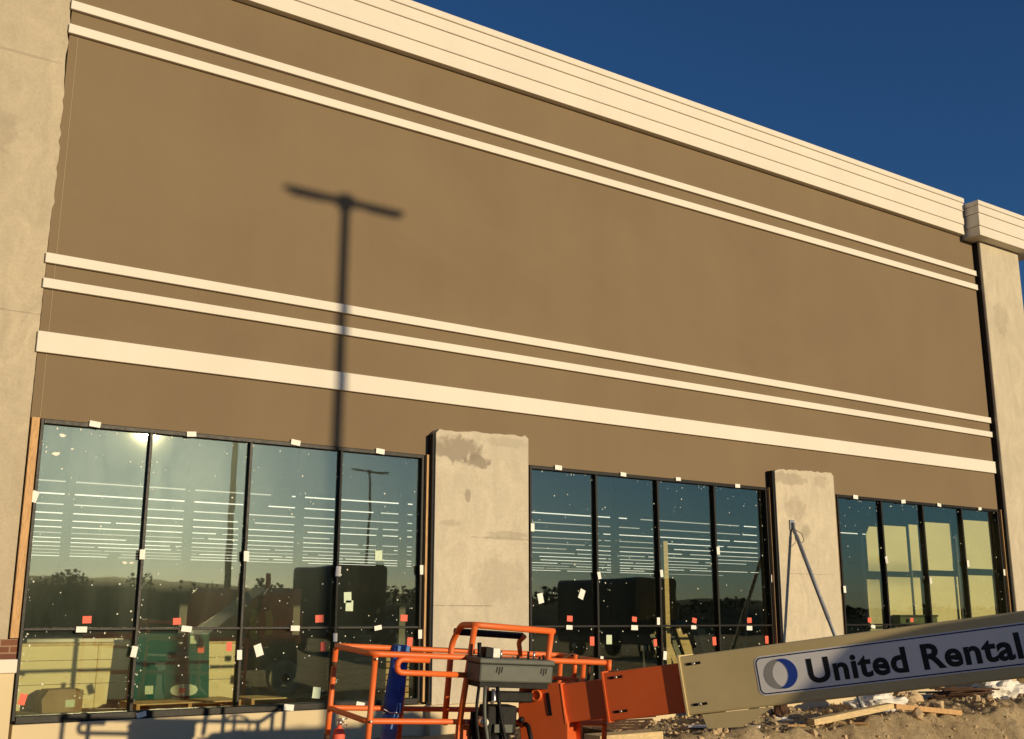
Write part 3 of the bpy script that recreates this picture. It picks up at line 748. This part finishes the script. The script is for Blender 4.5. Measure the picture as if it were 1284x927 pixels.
# sign with lettering
sx0, sx1, sz0, sz1 = .645, 2.98, -.395, -.082
def rrect(x0, x1, z0, z1, r, n=6):
    p = []
    for cx, cz, a0 in ((x1-r, z1-r, 0), (x0+r, z1-r, 90), (x0+r, z0+r, 180), (x1-r, z0+r, 270)):
        for k in range(n+1):
            a = rad(a0+90*k/n); p.append((cx+r*cos(a), cz+r*sin(a)))
    return p
m = MB(BF)
m.prism(rrect(sx0, sx1, sz0, sz1, .055), .0005, .0022, 1, 0)
m.prism(rrect(sx0+.010, sx1-.010, sz0+.010, sz1-.010, .048), .0024, .0034, 1, 1)
m.prism(rrect(sx0+.020, sx1-.020, sz0+.020, sz1-.020, .040), .0036, .0046, 1, 0)
cx, cz, rr_ = .845, (sz0+sz1)/2, .118
def arc(c, r, a0, a1, n=24): return [(c[0]+r*cos(rad(a0+(a1-a0)*k/n)), c[1]+r*sin(rad(a0+(a1-a0)*k/n))) for k in range(n+1)]
# two opposed crescents round a pale lens
dx = .055
m.prism(arc((cx-dx*.35, cz), rr_, 70, 290) + arc((cx+dx*.95, cz), rr_*.98, 235, 125), .0048, .0058, 1, 2)
m.prism(arc((cx+dx*.35, cz), rr_, 110, -110) + arc((cx-dx*.95, cz), rr_*.98, -55, 55), .0060, .0070, 1, 3)
cu = bpy.data.curves.new('txt', 'FONT'); cu.body = 'United Rentals'; cu.size = 1; cu.offset = .030; cu.resolution_u = 4; cu.space_character = 1.06
to = bpy.data.objects.new('txt', cu); COL.objects.link(to)
dg = bpy.context.evaluated_depsgraph_get(); tm = bpy.data.meshes.new_from_object(to.evaluated_get(dg))
COL.objects.unlink(to); bpy.data.objects.remove(to)
tx = [v.co for v in tm.vertices]; X0, X1 = min(v.x for v in tx), max(v.x for v in tx); Zc = [v.co.y for v in tm.vertices]
capz = max(Zc); 
kx = (2.785-1.065)/(X1-X0); kz = .185/ capz
T4 = Matrix(((kx,0,0,1.065-X0*kx),(0,0,0,.0062),(0,kz,0,cz-.095),(0,0,0,1)))
m.add_mesh(tm, T4, 4)
T5 = T4.copy()
lp('sign', m, [M['signwhite'], M['signblue'], M['logogrey'], M['logoblue'], M['letter']], base_boom, label='white rental company sign with logo and black lettering')
# turntable, chassis, wheels (to the right of the photo, where the boom leads)
hx = V((sin(az), -cos(az), 0)); LF = frame((gc.x, gc.y, .03), -hx, V((n_.x, n_.y, 0)), V((0,0,1)))   # x forward (towards basket), y left
m = MB(LF); m.box(-1.7, 1.7, -.55, .55, .42, .80, bev=.03); m.box(-1.25, -1.05, -1.0, 1.0, .38, .56); m.box(1.05, 1.25, -1.0, 1.0, .38, .56); lp('chassis', m, M['darksteel'])
for sx in (-1.15, 1.15):
    for sy in (-1, 1):
        m = MB(LF); y = sy*.98
        m.lathe((sx, y-.17, .48), (0,1,0), [(.25,0),(.42,.0),(.48,.05),(.48,.29),(.42,.34),(.25,.34)], 28); wh = lp('wheel', m, M['black'])
        m = MB(LF); m.lathe((sx, y-.14, .48), (0,1,0), [(.05,0),(.24,.02),(.245,.26),(.05,.28)], 20); lp('rim', m, M['jlgcream'], wh)
m = MB(LF); m.box(-2.2, .9, -.5, .5, .85, 1.05, bev=.02); m.box(-2.35, -1.5, -1.15, 1.15, .86, 1.65, bev=.06)
m.prism([(-1.5,1.05),(-.2,1.05),(-.5,1.75),(-1.0,2.62),(-1.35,2.62)], .25, .31, 1); m.prism([(-1.5,1.05),(-.2,1.05),(-.5,1.75),(-1.0,2.62),(-1.35,2.62)], -.42, -.36, 1)
lp('turntable', m, M['orange'])
for y0, y1, nm in ((.42, 1.18, 'tank_hood'), (-1.18, -.5, 'engine_hood')):
    m = MB(LF); m.prism([(-1.5, 1.06), (1.05, 1.06), (1.05, 1.47), (.36, 2.10), (-.2, 2.24), (-1.5, 2.24)], y0, y1, 1); lp(nm, m, M['orange'], bevel=.04)
m = MB(BF); m.cyl((4.4, -.2, -.95), (6.3, -.2, -.5), .07, 14); lp('lift_cylinder', m, M['chrome'])

# ---- basket
a = rad(5); bEy = V((sin(a), cos(a), .05)).normalized(); bEx = V((bEy.y, -bEy.x, -.05)); bEx = (bEx - bEy*bEx.dot(bEy)).normalized(); bEz = bEx.cross(bEy)
PN = V((4.392, -4.985, 1.291))
KF = frame(PN, bEx, bEy, bEz)
L, Wd = 2.44, .91
def loop(z, r=.07, x0=0, x1=L, y0=0, y1=Wd, n=5):
    p = []
    for cx_, cy_, a0 in ((x1-r, y1-r, 0), (x0+r, y1-r, 90), (x0+r, y0+r, 180), (x1-r, y0+r, 270)):
        for k in range(n+1):
            t = rad(a0+90*k/n); p.append((cx_+r*cos(t), cy_+r*sin(t), z))
    return p
m = MB(KF); m.box(0, L, 0, Wd, -1.14, -1.10); 
for y in (.0, Wd): m.box(0, L, y-.012, y+.012, -1.098, -.96)
for x in (.0, L): m.box(x-.012, x+.012, .013, Wd-.013, -1.098, -.96)
plat = lp('basket', m, M['orange'], label='orange tube work basket at the end of the boom')
m = MB(KF); m.tube(loop(0), .026, 10, closed=True); lp('top_rail', m, M['orange'], plat)
m = MB(KF); m.tube(loop(-.55), .0245, 10, closed=True); lp('middle_rail', m, M['orange'], plat)
for x, y in ((.03, 0), (L-.02, 0), (0, Wd-.03), (.72, Wd), (1.62, Wd), (L, Wd-.03), (L, .45)):
    m = MB(KF); m.tube([(x, y, -1.1), (x, y, -.022)], .0255, 10); lp('post', m, M['orange'], plat)
# clamps on the posts
for x, y, z in ((0, Wd-.03, -.16), (0, Wd-.03, -.80), (.72, Wd, -.12)):
    m = MB(KF); m.tube([(x, y, z-.02), (x, y, z+.02)], .028, 10); lp('clamp_band', m, M['rebar'], plat)
# raised guard over the console
m = MB(KF)
gx0, gx1 = .945, 1.75
def arcpts(pts, r=.09):
    out = [V(pts[0])]
    for p0, p1, p2 in zip(pts, pts[1:], pts[2:]):
        p0, p1, p2 = V(p0), V(p1), V(p2)
        a_ = p1+(p0-p1).normalized()*r; b_ = p1+(p2-p1).normalized()*r
        for k in range(6):
            t = k/5; out.append((1-t)**2*a_+2*t*(1-t)*p1+t*t*b_)
    out.append(V(pts[-1])); return out
m.tube([(.86, -.03, -.62), (.945, -.03, .275)], .028, 10)
m.tube([(gx1-.03, -.03, -.16), (gx1, -.03, .262)], .028, 10)
m.tube(arcpts([(.90, .33, -.62), (.905, .33, -.2), (.925, .36, .10), (.945, .24, .27), (.95, -.03, .285), (gx1+.03, -.03, .265)], .06), .029, 10)
m.tube(arcpts([(gx1-.10, .32, -.02), (gx1-.13, .34, .14), (gx1-.10, .28, .20)], .03), .024, 10)
lp('console_guard', m, M['orange'], plat)
m = MB(KF); m.tube([(.93, .33, .205), (gx1-.10, .33, .195)], .032, 12); lp('padded_bar', m, M['black'], plat, label='black padded safety bar')
# side loop handle and right-hand extras
m = MB(KF); m.tube(arcpts([(.52, -.035, -.035), (.225, -.035, -.035), (.225, -.035, -.145), (.90, -.035, -.15)], .055), .025, 10); lp('loop_handle', m, M['orange'], plat)
m = MB(KF); m.tube([(1.83, .02, -.155), (2.12, .05, -.165)], .02, 10); lp('gate_rail', m, M['orange'], plat)
m = MB(KF); m.tube([(2.08, .05, -.18), (2.08, .05, .06)], .022, 10); lp('gate_post', m, M['orange'], plat)
m = MB(KF); m.tube([(2.42, -.02, -.09), (2.42, -.02, .03)], .026, 10); lp('hinge_sleeve', m, M['orange'], plat)
m = MB(KF); m.prism([(.83, -.57), (.98, -.57), (1.22, -.98), (.83, -.98)], -.055, -.03, 1); lp('gusset', m, M['orange'], plat)
# control console with switches
m = MB(KF); m.box(.885, 1.63, -.30, -.035, -.185, -.03, bev=.018); m.box(.875, 1.64, -.31, -.03, -.028, .018, bev=.012)
con = lp('control_console', m, M['console'], label='grey control console on the basket rail')
m = MB(KF); m.box(.91, 1.60, -.27, -.05, -.23, -.187); lp('skid_plate', m, M['black'], con)
m = MB(KF); m.tube([(.95, -.15, .018), (.945, -.15, .06), (.94, -.15, .14)], [.022, .016, .02], 10); lp('joystick', m, M['black'], con)
m = MB(KF); m.box(.985, 1.055, -.2, -.1, .019, .105, bev=.006); lp('switch_box', m, M['black'], con)
m = MB(KF); m.box(1.06, 1.13, -.2, -.1, .019, .10, bev=.006); lp('switch_box', m, M['tagwhite'], con)
for x in (1.15, 1.32, 1.43, 1.49, 1.55, 1.59):
    m = MB(KF); h = random.uniform(.02, .07); m.tube([(x, -.18, .018), (x, -.18, .018+h)], .011, 8); lp('toggle_switch', m, M['chrome'] if x in (1.49, 1.15) else M['black'], con)
for x in (1.05, 1.50):
    m = MB(KF)
    for d, hh in ((0, .05), (.025, .065), (.05, .05)):
        m.prism([(x+d, -.03-.02), (x+d+.012, -.03-.02), (x+d+.004, -.05-hh), (x+d-.008, -.05-hh)], -.3035, -.301, 1)
    lp('latch_mark', m, M['black'], con)
# rotator, hoses and bracket between boom head and basket
m = MB(KF); m.lathe((1.14, -.18, -1.12), (0,0,1), [(.09,0),(.13,.02),(.13,.20),(.10,.22),(.10,.40),(.13,.42),(.13,.50),(.08,.52)], 24)
m.box(.95, 1.32, -.10, -.05, -1.08, -.45, bev=.012); m.box(1.0, 1.30, -.28, -.101, -.62, -.38, bev=.02); m.box(1.05, 1.5, -.2, -.08, -.36, -.27, bev=.015)
lp('rotator', m, M['black'], label='black hydraulic rotator behind the boom tip')
m = MB(KF); m.box(1.06, 1.24, -.315, -.282, -.60, -.53, bev=.004); lp('valve_block', m, M['console'])
m = MB(KF); m.lathe((.99, -.16, -.52), (0,-1,0), [(.02,0),(.045,.01),(.045,.10),(.03,.12)], 14); m.tube([(1.04,-.28,-.24),(1.05,-.3,-.33),(1.02,-.29,-.36)], .016, 8); lp('hose_fitting', m, M['chrome'])
for k, (x0, y0) in enumerate(((.93, -.22), (.97, -.26), (1.0, -.2), (1.08, -.28))):
    m = MB(KF); m.tube(arcpts([(x0, y0, -.22), (x0-.03+.02*k, y0-.03, -.45), (x0+.03*k, y0-.10, -.75), (x0+.12+.04*k, y0-.02, -1.1)], .12), .014+.003*(k % 2), 8); lp('hose', m, M['black'] if k != 1 else M['console'])
m = MB(KF); m.tube(arcpts([(1.9, .05, -.02), (2.05, .1, .07), (2.28, .1, .0), (2.25, .06, -.2), (1.85, .0, -.23)], .08), .015, 8); lp('hose', m, M['rebar'])
for x, y in ((.03, -.028), (.93, -.03), (L-.02, -.028)):
    for z in (-.04, -.55):
        m = MB(KF); m.lathe((x, y-.002, z), (0,-1,0), [(.013,0),(.013,.010),(.006,.013)], 8); lp('bolt', m, M['chrome'], plat)
# blue sling bag hanging from the far rail
o = thing('blue_sling_bag', 'narrow blue padded bag hanging over the rear basket rail', 'bag', KF @ V((.60, Wd-.06, -.9)))
m = MB(KF); 
prof = [(.03, .05), (.10, .0), (.10, -.12), (.11, -.3), (.105, -.55), (.09, -.75), (.08, -.95)]
def bag(m, prof, x, thick, mi=0):
    secs = []
    for (wd, z) in prof:
        sh = -.045*(-z); secs.append([m.bm.verts.new(m._t((x+sh+dx_, Wd-.03-thick*dy_, z))) for dx_, dy_ in ((-wd*.62, 0), (-wd*.5, 1), (0, 1.35+.3*sin(z*9)), (wd*.5, 1), (wd*.62, 0), (0, -.4))])
    for a_, b_ in zip(secs, secs[1:]):
        for k in range(6):
            f = m.bm.faces.new((a_[k], a_[(k+1) % 6], b_[(k+1) % 6], b_[k])); f.material_index = mi; f.smooth = True
    m.bm.faces.new(secs[0][::-1]); m.bm.faces.new(secs[-1])
bag(m, [(.10, .035), (.13, .025), (.14, -.05), (.13, -.15), (.145, -.3), (.15, -.45), (.14, -.58)], .64, .06); m.build('bag_body', M['bluecloth'], o)
m = MB(KF); bag(m, [(.09, -.585), (.13, -.60), (.13, -.75), (.12, -.95)], .63, .05); m.build('lower_pouch', M['bluecloth2'], o)
m = MB(KF); m.box(.58, .70, Wd-.12, Wd-.10, -.02, .03); m.build('top_flap', M['bluecloth2'], o)
m = MB(KF); m.tube([(.50, Wd-.1, -.545), (.56, Wd-.125, -.575), (.63, Wd-.12, -.57)], .006, 6); m.build('cord', M['tagwhite'], o)
# small red extinguisher on the far left post
o = thing('fire_extinguisher', 'small red fire extinguisher strapped to the left basket post', 'extinguisher', KF @ V((.08, Wd-.05, -1.06)))
m = MB(KF); m.lathe((.09, Wd-.08, -1.06), (0,0,1), [(.05,0),(.057,.01),(.057,.28),(.045,.33),(.02,.35),(.018,.37)], 18); m.build('cylinder', M['tagred'], o)
m = MB(KF); m.tube([(.09, Wd-.08, -.69), (.09, Wd-.08, -.65)], .018, 10); m.tube([(.05, Wd-.08, -.645), (.15, Wd-.1, -.63)], .009, 6); m.tube([(.09, Wd-.08, -.65), (.13, Wd-.1, -.67), (.15, Wd-.1, -.69)], .008, 6); m.build('valve', M['chrome'], o)

# ------------------------------------------------------------------ brace on the right pilaster
o = thing('tilt_brace', 'thin grey steel brace propping the right short pilaster', 'brace', (15.0, -1.62, .06))
m = MB(); m.tube([(15.22, -.19, 3.21), (15.05, -1.62, .08)], .030, 12); m.build('tube', M['steel'], o)
m = MB(); m.tube([(15.209, -.28, 3.015), (15.13, -.95, 1.55)], .036, 12); m.build('sleeve', M['steel'], o)
m = MB(); m.box(15.16, 15.28, -.195, -.172, 3.12, 3.30, bev=.004); m.box(15.20, 15.24, -.25, -.196, 3.17, 3.25); m.build('top_shoe', M['steel'], o)
m = MB(); m.box(14.95, 15.15, -1.72, -1.52, .03, .10, bev=.01); m.build('foot_plate', M['steel'], o)
m = MB(); m.tube([(15.25, -.24, 3.12), (15.33, -.3, 3.05), (15.35, -.33, 2.93), (15.24, -.33, 2.86)], .007, 6); m.build('chain_loop', M['darksteel'], o)

# ------------------------------------------------------------------ ground litter
def heap(name, label, c, sx, sy, sz, mat, seed, cat):
    bm_ = bmesh.new(); bmesh.ops.create_icosphere(bm_, subdivisions=4, radius=1)
    for v in bm_.verts:
        p = v.co.copy()
        d = 1 + .42*noise.noise(p*1.9+V((seed,0,0))) + .30*abs(noise.noise(p*4.5+V((0,seed,0)))) - .12
        v.co = V((p.x*sx*d, p.y*sy*d, max(p.z*d, -.25)*sz))
    me_ = bpy.data.meshes.new(name); bm_.to_mesh(me_); bm_.free(); me_.materials.append(mat)
    ob = bpy.data.objects.new(name, me_); COL.objects.link(ob); ob.location = c
    return tag(ob, label, cat)
heap('plastic_sheet', 'crumpled white plastic sheet on the dirt beside a long board', (15.75, -1.35, gz(15.75,-1.35)+.05), .62, .35, .24, M['plastic'], 3.3, 'plastic sheet')
heap('plastic_sheet', 'bulky white plastic wrap bundle by the wall at the far right', (20.3, -.75, gz(20.3,-.75)+.08), .85, .45, .40, M['plastic'], 8.1, 'plastic sheet')
heap('plastic_sheet', 'small torn white plastic scrap on the dirt under the boom', (13.6, -1.2, gz(13.6,-1.2)+.0), .22, .14, .10, M['plastic'], 5.2, 'plastic sheet')
def board(label, a, b, wd, th, mat, name='wood_board'):
    a, b = V(a), V(b); a.z = gz(a.x, a.y)+a.z; b.z = gz(b.x, b.y)+b.z
    ex_ = (b-a).normalized(); ey_ = V((0,0,1)).cross(ex_).normalized(); ez_ = ex_.cross(ey_)
    m = MB(frame(a, ex_, ey_, ez_)); m.box(0, (b-a).length, -wd/2, wd/2, 0, th, bev=.006)
    return box_thing(name, label, 'board', m, mat)
board('long pale board lying on the dirt near the brace foot', (13.15, -2.15, .06), (14.9, -2.25, .05), .14, .09, M['lumber_pale'])
board('shorter board end to end with the long pale board', (14.95, -2.25, .05), (16.4, -2.42, .04), .14, .08, M['lumber'])
board('stubby block of lumber standing on the dirt near the lens of plastic', (14.2, -3.1, .03), (14.42, -3.15, .05), .16, .12, M['lumber_pale'], 'wood_block')
board('pale board half buried near the tan boom', (11.3, -1.5, .02), (11.9, -2.3, .05), .16, .03, M['tagwhite'])
# rebar bundle
o = thing('rebar_bundle', 'bundle of rusty steel bars on the dirt at the right', 'rebar', (18.9, -1.0, gz(18.9,-1)))
random.seed(21)
for k in range(12):
    y = -1.25+random.uniform(0, .55); zz = gz(18.9,-1)+.08+random.uniform(0, .16); m = MB()
    m.tube([(18.0+random.uniform(-.2,.2), y, zz+random.uniform(-.04,.04)), (19.7+random.uniform(-.3,.2), y+random.uniform(-.2,.2), zz+random.uniform(-.04,.04))], .018, 6); m.build('bar', M['rebar'], o)
o = thing('steel_rods', 'dark steel rods sticking out under the orange boom', 'rods', (9.3, -1.6, gz(9.3,-1.6)))
for k in range(5):
    m = MB(); m.tube([(8.2, -1.9+.12*k, .30-.02*k), (10.2+.15*k, -1.75+.10*k, .10+.03*k)], .016, 6); m.build('rod', M['rebar'], o)
m = MB(); m.box(8.75, 8.83, -2.05, -1.3, -.05, .20); m.build('support', M['rebar'], o)
m = MB(); m.box(9.4, 9.48, -2.05, -1.3, -.05, .14); m.build('support', M['rebar'], o)
o = thing('wood_crate', 'low pale wooden crate on the dirt under the orange boom', 'crate', (9.4, -2.15, .03))
m = MB(); m.box(8.9, 9.95, -2.45, -2.12, .04, .15, bev=.008); m.build('lid', M['lumber_pale'], o)
for x in (8.95, 9.8):
    m = MB(); m.box(x, x+.08, -2.44, -2.13, -.06, .038); m.build('skid', M['lumber'], o)
# bent wires by the wall
o = thing('tie_wire', 'thin bent wires sticking up against the wall at the right', 'wire', (19.45, -.35, gz(19.45,-.35)))
for k in range(3):
    m = MB(); m.tube([(19.3+.14*k, -.4, .0), (19.42-.05*k, -.32, .35), (19.30+.2*k, -.36, .78)], .010, 6); m.build('strand', M['rebar'], o)
# dark blocks by the wall under the boom
for (x, y, sx, sy, sz, lb) in ((12.75, -.5, .30, .2, .40, 'dark debris sack slumped against the wall beside the tan boom bracket'), (14.3, -.55, .16, .13, .28, 'small dark debris lump by the wall left of the brace'), (17.35, -.75, .42, .25, .26, 'grey rubble lump near the steel bars')):
    heap('debris_heap', lb, (x, y, gz(x, y)), sx, sy, sz, M['rebar'] if sz > .27 else M['clod'], x, 'debris')
# small offcuts and scraps
random.seed(12)
for k in range(12):
    x = random.uniform(11, 19); y = random.uniform(-2.9, -.7); L_ = random.uniform(.12, .42); a_ = random.uniform(0, pi)
    m = MB(Matrix.Translation((x, y, gz(x, y)+.025)) @ Matrix.Rotation(a_, 4, 'Z') @ Matrix.Rotation(random.uniform(-.2, .2), 4, 'Y'))
    m.box(-L_/2, L_/2, -.03, .03, -.012, .018, bev=.003)
    box_thing('wood_offcut', 'small wood offcut scattered on the dirt near the wall', 'offcut', m, M['lumber'] if k % 2 else M['lumber_pale'], group='wood offcuts scattered on the dirt')
# clods: nobody could count them
random.seed(77); bm = bmesh.new()
ico = []
t_ = bmesh.new(); bmesh.ops.create_icosphere(t_, subdivisions=1, radius=1); t_.verts.ensure_lookup_table()
IV = [v.co.copy() for v in t_.verts]; IFc = [[v.index for v in f.verts] for f in t_.faces]; t_.free()
for k in range(3800):
    x = random.uniform(8.5, 22); y = -abs(random.gauss(0, 2.2))-.1
    if y < -6: continue
    r = .008+.04*random.random()**4 + (random.uniform(.03, .08) if random.random() < .03 and y > -2.6 else 0)
    z = gz(x, y)+r*.3; q = V((random.uniform(-9, 9), k, 0))
    rt = Matrix.Rotation(random.uniform(0, 6), 3, V((random.random(), random.random(), 1)))
    vv = [bm.verts.new(V((x, y, z)) + rt @ (p*r*(1+.6*noise.noise(p*1.3+q)) * 1.0)) for p in IV]
    for f in IFc: bm.faces.new([vv[i] for i in f])
me = bpy.data.meshes.new('dirt_clods'); bm.to_mesh(me); bm.free(); me.materials.append(M['clod'])
ob = bpy.data.objects.new('dirt_clods', me); COL.objects.link(ob); tag(ob, kind='stuff')

# ------------------------------------------------------------------ behind the photographer: what the glass mirrors and what casts the pole shadow
def street_lamp(x, y, h, span, label):
    o = thing('street_lamp', label, 'street lamp', (x, y, .03))
    m = MB(); m.lathe((x, y, .03), (0,0,1), [(.30,0),(.30,.75),(.27,.78)], 20); m.build('concrete_base', M['conc_b'], o)
    m = MB(); m.tube([(x, y, .80), (x, y, h*.5), (x, y, h)], [.10, .085, .07], 14); m.build('pole', M['pole'], o)
    m = MB(); m.box(x-.10, x+.10, y-.10, y+.10, h-.12, h+.12, bev=.02); m.build('mount', M['pole'], o)
    for s in (-1, 1):
        m = MB(Matrix.Translation((x, y, h)) @ Matrix.Rotation(s*rad(-2), 4, 'Y'))
        a_, b_ = sorted((s*.30, s*span/2)); m.prism([(s*.09, -.045), (s*.09, .05), (s*.35, .035), (s*span/2, .015), (s*span/2, -.035), (s*.35, -.045)], -.13, .13, 1)
        f_ = m.build('lamp_head', M['pole'], o)
        m = MB(Matrix.Translation((x, y, h))); m.box(a_+.08, b_-.05, -.10, .10, -.058, -.047); m.build('lens', M['lens'], f_)
street_lamp(10.97, -16.7, 10.22, 1.86, 'tall twin head parking lot lamp whose shadow falls on the brown wall')
street_lamp(32.25, -50.0, 10.83, 2.5, 'farther twin head parking lot lamp mirrored in the left window')
# low ridge and far wood beyond the lot
bm = bmesh.new(); rows = []
for d, hh in ((92, .02), (105, .55), (122, .9), (150, 1.0), (190, .8)):
    rows.append([bm.verts.new((d*sin(rad(a_)), -d*cos(rad(a_)), .03+hh*max(2.5, 6.9-.085*max(0, a_-8)+1.5*noise.noise(V((a_*.09, 2, 0)))+.35*noise.noise(V((a_*.3, d, 0)))))) for a_ in range(-60, 86)])
for r0, r1 in zip(rows, rows[1:]):
    for k in range(len(r0)-1):
        f = bm.faces.new((r0[k], r0[k+1], r1[k+1], r1[k])); f.smooth = True
me = bpy.data.meshes.new('hills'); bm.to_mesh(me); bm.free(); me.materials.append(M['leaf'])
ob = bpy.data.objects.new('hills', me); COL.objects.link(ob); tag(ob, kind='structure')
random.seed(31); bm = bmesh.new()
for k in range(26000):
    ang = random.uniform(-40, 78); d = random.uniform(100, 126)
    x = d*sin(rad(ang)); yb = -d*cos(rad(ang))
    if noise.noise(V((ang*.33, 5, 0))) + .25*noise.noise(V((ang*1.3, 2, 0))) < random.uniform(-.15, .22): continue
    hgt = max(2.4, 6.5-.08*max(0, ang-8)) + 1.4*noise.noise(V((ang*.12, 3, 0))) + 1.1*noise.noise(V((ang*.6, 7, 0))) + .45*noise.noise(V((ang*2, 1, 0)))
    z = hgt*(.55+.45*random.random()**.7); s = random.uniform(.08, .26)
    q = Matrix.Rotation(random.uniform(0, 6.3), 3, 'Z') @ Matrix.Rotation(random.uniform(-1, 1), 3, 'X')
    c = V((x, yb, z)); bm.faces.new([bm.verts.new(c+q @ V(p)*s) for p in ((-1,0,-.5),(.2,.1,-.8),(1,0,.1),(.3,0,.8),(-.6,.1,.6))])
me = bpy.data.meshes.new('far_wood'); bm.to_mesh(me); bm.free(); me.materials.append(M['leaf'])
ob = bpy.data.objects.new('far_wood', me); COL.objects.link(ob); tag(ob, kind='stuff')

def box_van(label, cx_, yf, wd, ht, ln, hood, mat):
    # front faces the store (+Y) at y = yf
    o = thing('parked_van', label, 'van', (cx_, yf-ln/2, .03))
    m = MB(); r = .22
    body = rrect(cx_-wd/2, cx_+wd/2, .55, ht, r, 6)
    m.prism(body, yf-ln, yf-hood, 1); m.build('body', mat, o)
    m = MB(); m.prism([(yf-hood+.001, .55), (yf-.05, .55), (yf, .7), (yf-.05, 1.25), (yf-hood*.55, 1.42), (yf-hood+.001, 1.45)], cx_-wd*.46, cx_+wd*.46, 0); m.build('bonnet', mat, o)
    m = MB(); m.prism([(cx_-wd*.42, 1.5), (cx_+wd*.42, 1.5), (cx_+wd*.38, ht*.78), (cx_-wd*.38, ht*.78)], yf-hood+.002, yf-hood+.02, 1); m.build('windscreen', M['winglass'], o)
    for s_ in (-1, 1):
        m = MB(); m.lathe((cx_+s_*wd*.34, yf-.03, .95), (0,1,0), [(.02,0),(.11,.0),(.11,.03),(.05,.05)], 16); m.build('headlight', M['lens'], o)
        m = MB(); m.box(cx_+s_*(wd/2+.02), cx_+s_*(wd/2+.22), yf-hood+.05, yf-hood+.11, 1.5, 1.95, bev=.02); m.build('mirror', M['black'], o)
        for yy in (yf-hood*.55, yf-ln+1.1):
            m = MB(); m.lathe((cx_+s_*(wd/2-.13), yy, .42), (s_,0,0), [(.2,-.12),(.38,-.12),(.40,-.08),(.40,.08),(.38,.12),(.2,.12)], 22); wh = m.build('wheel', M['black'], o)
            m = MB(); m.lathe((cx_+s_*(wd/2-.13), yy, .42), (s_,0,0), [(.05,.05),(.2,.09),(.2,.115),(.06,.125)], 16); m.build('rim', M['chrome'], wh)
    m = MB(); m.box(cx_-wd*.47, cx_+wd*.47, yf-.02, yf+.10, .45, .68, bev=.03); m.build('bumper', M['black'], o)
box_van('dark delivery van parked across the lot, mirrored in the middle window', 29.2, -18.0, 2.15, 3.1, 6.0, 1.0, M['van'])
box_van('dark box van parked farther off, mirrored in the left window', 22.7, -30.0, 2.1, 3.95, 7.0, 1.2, M['van'])
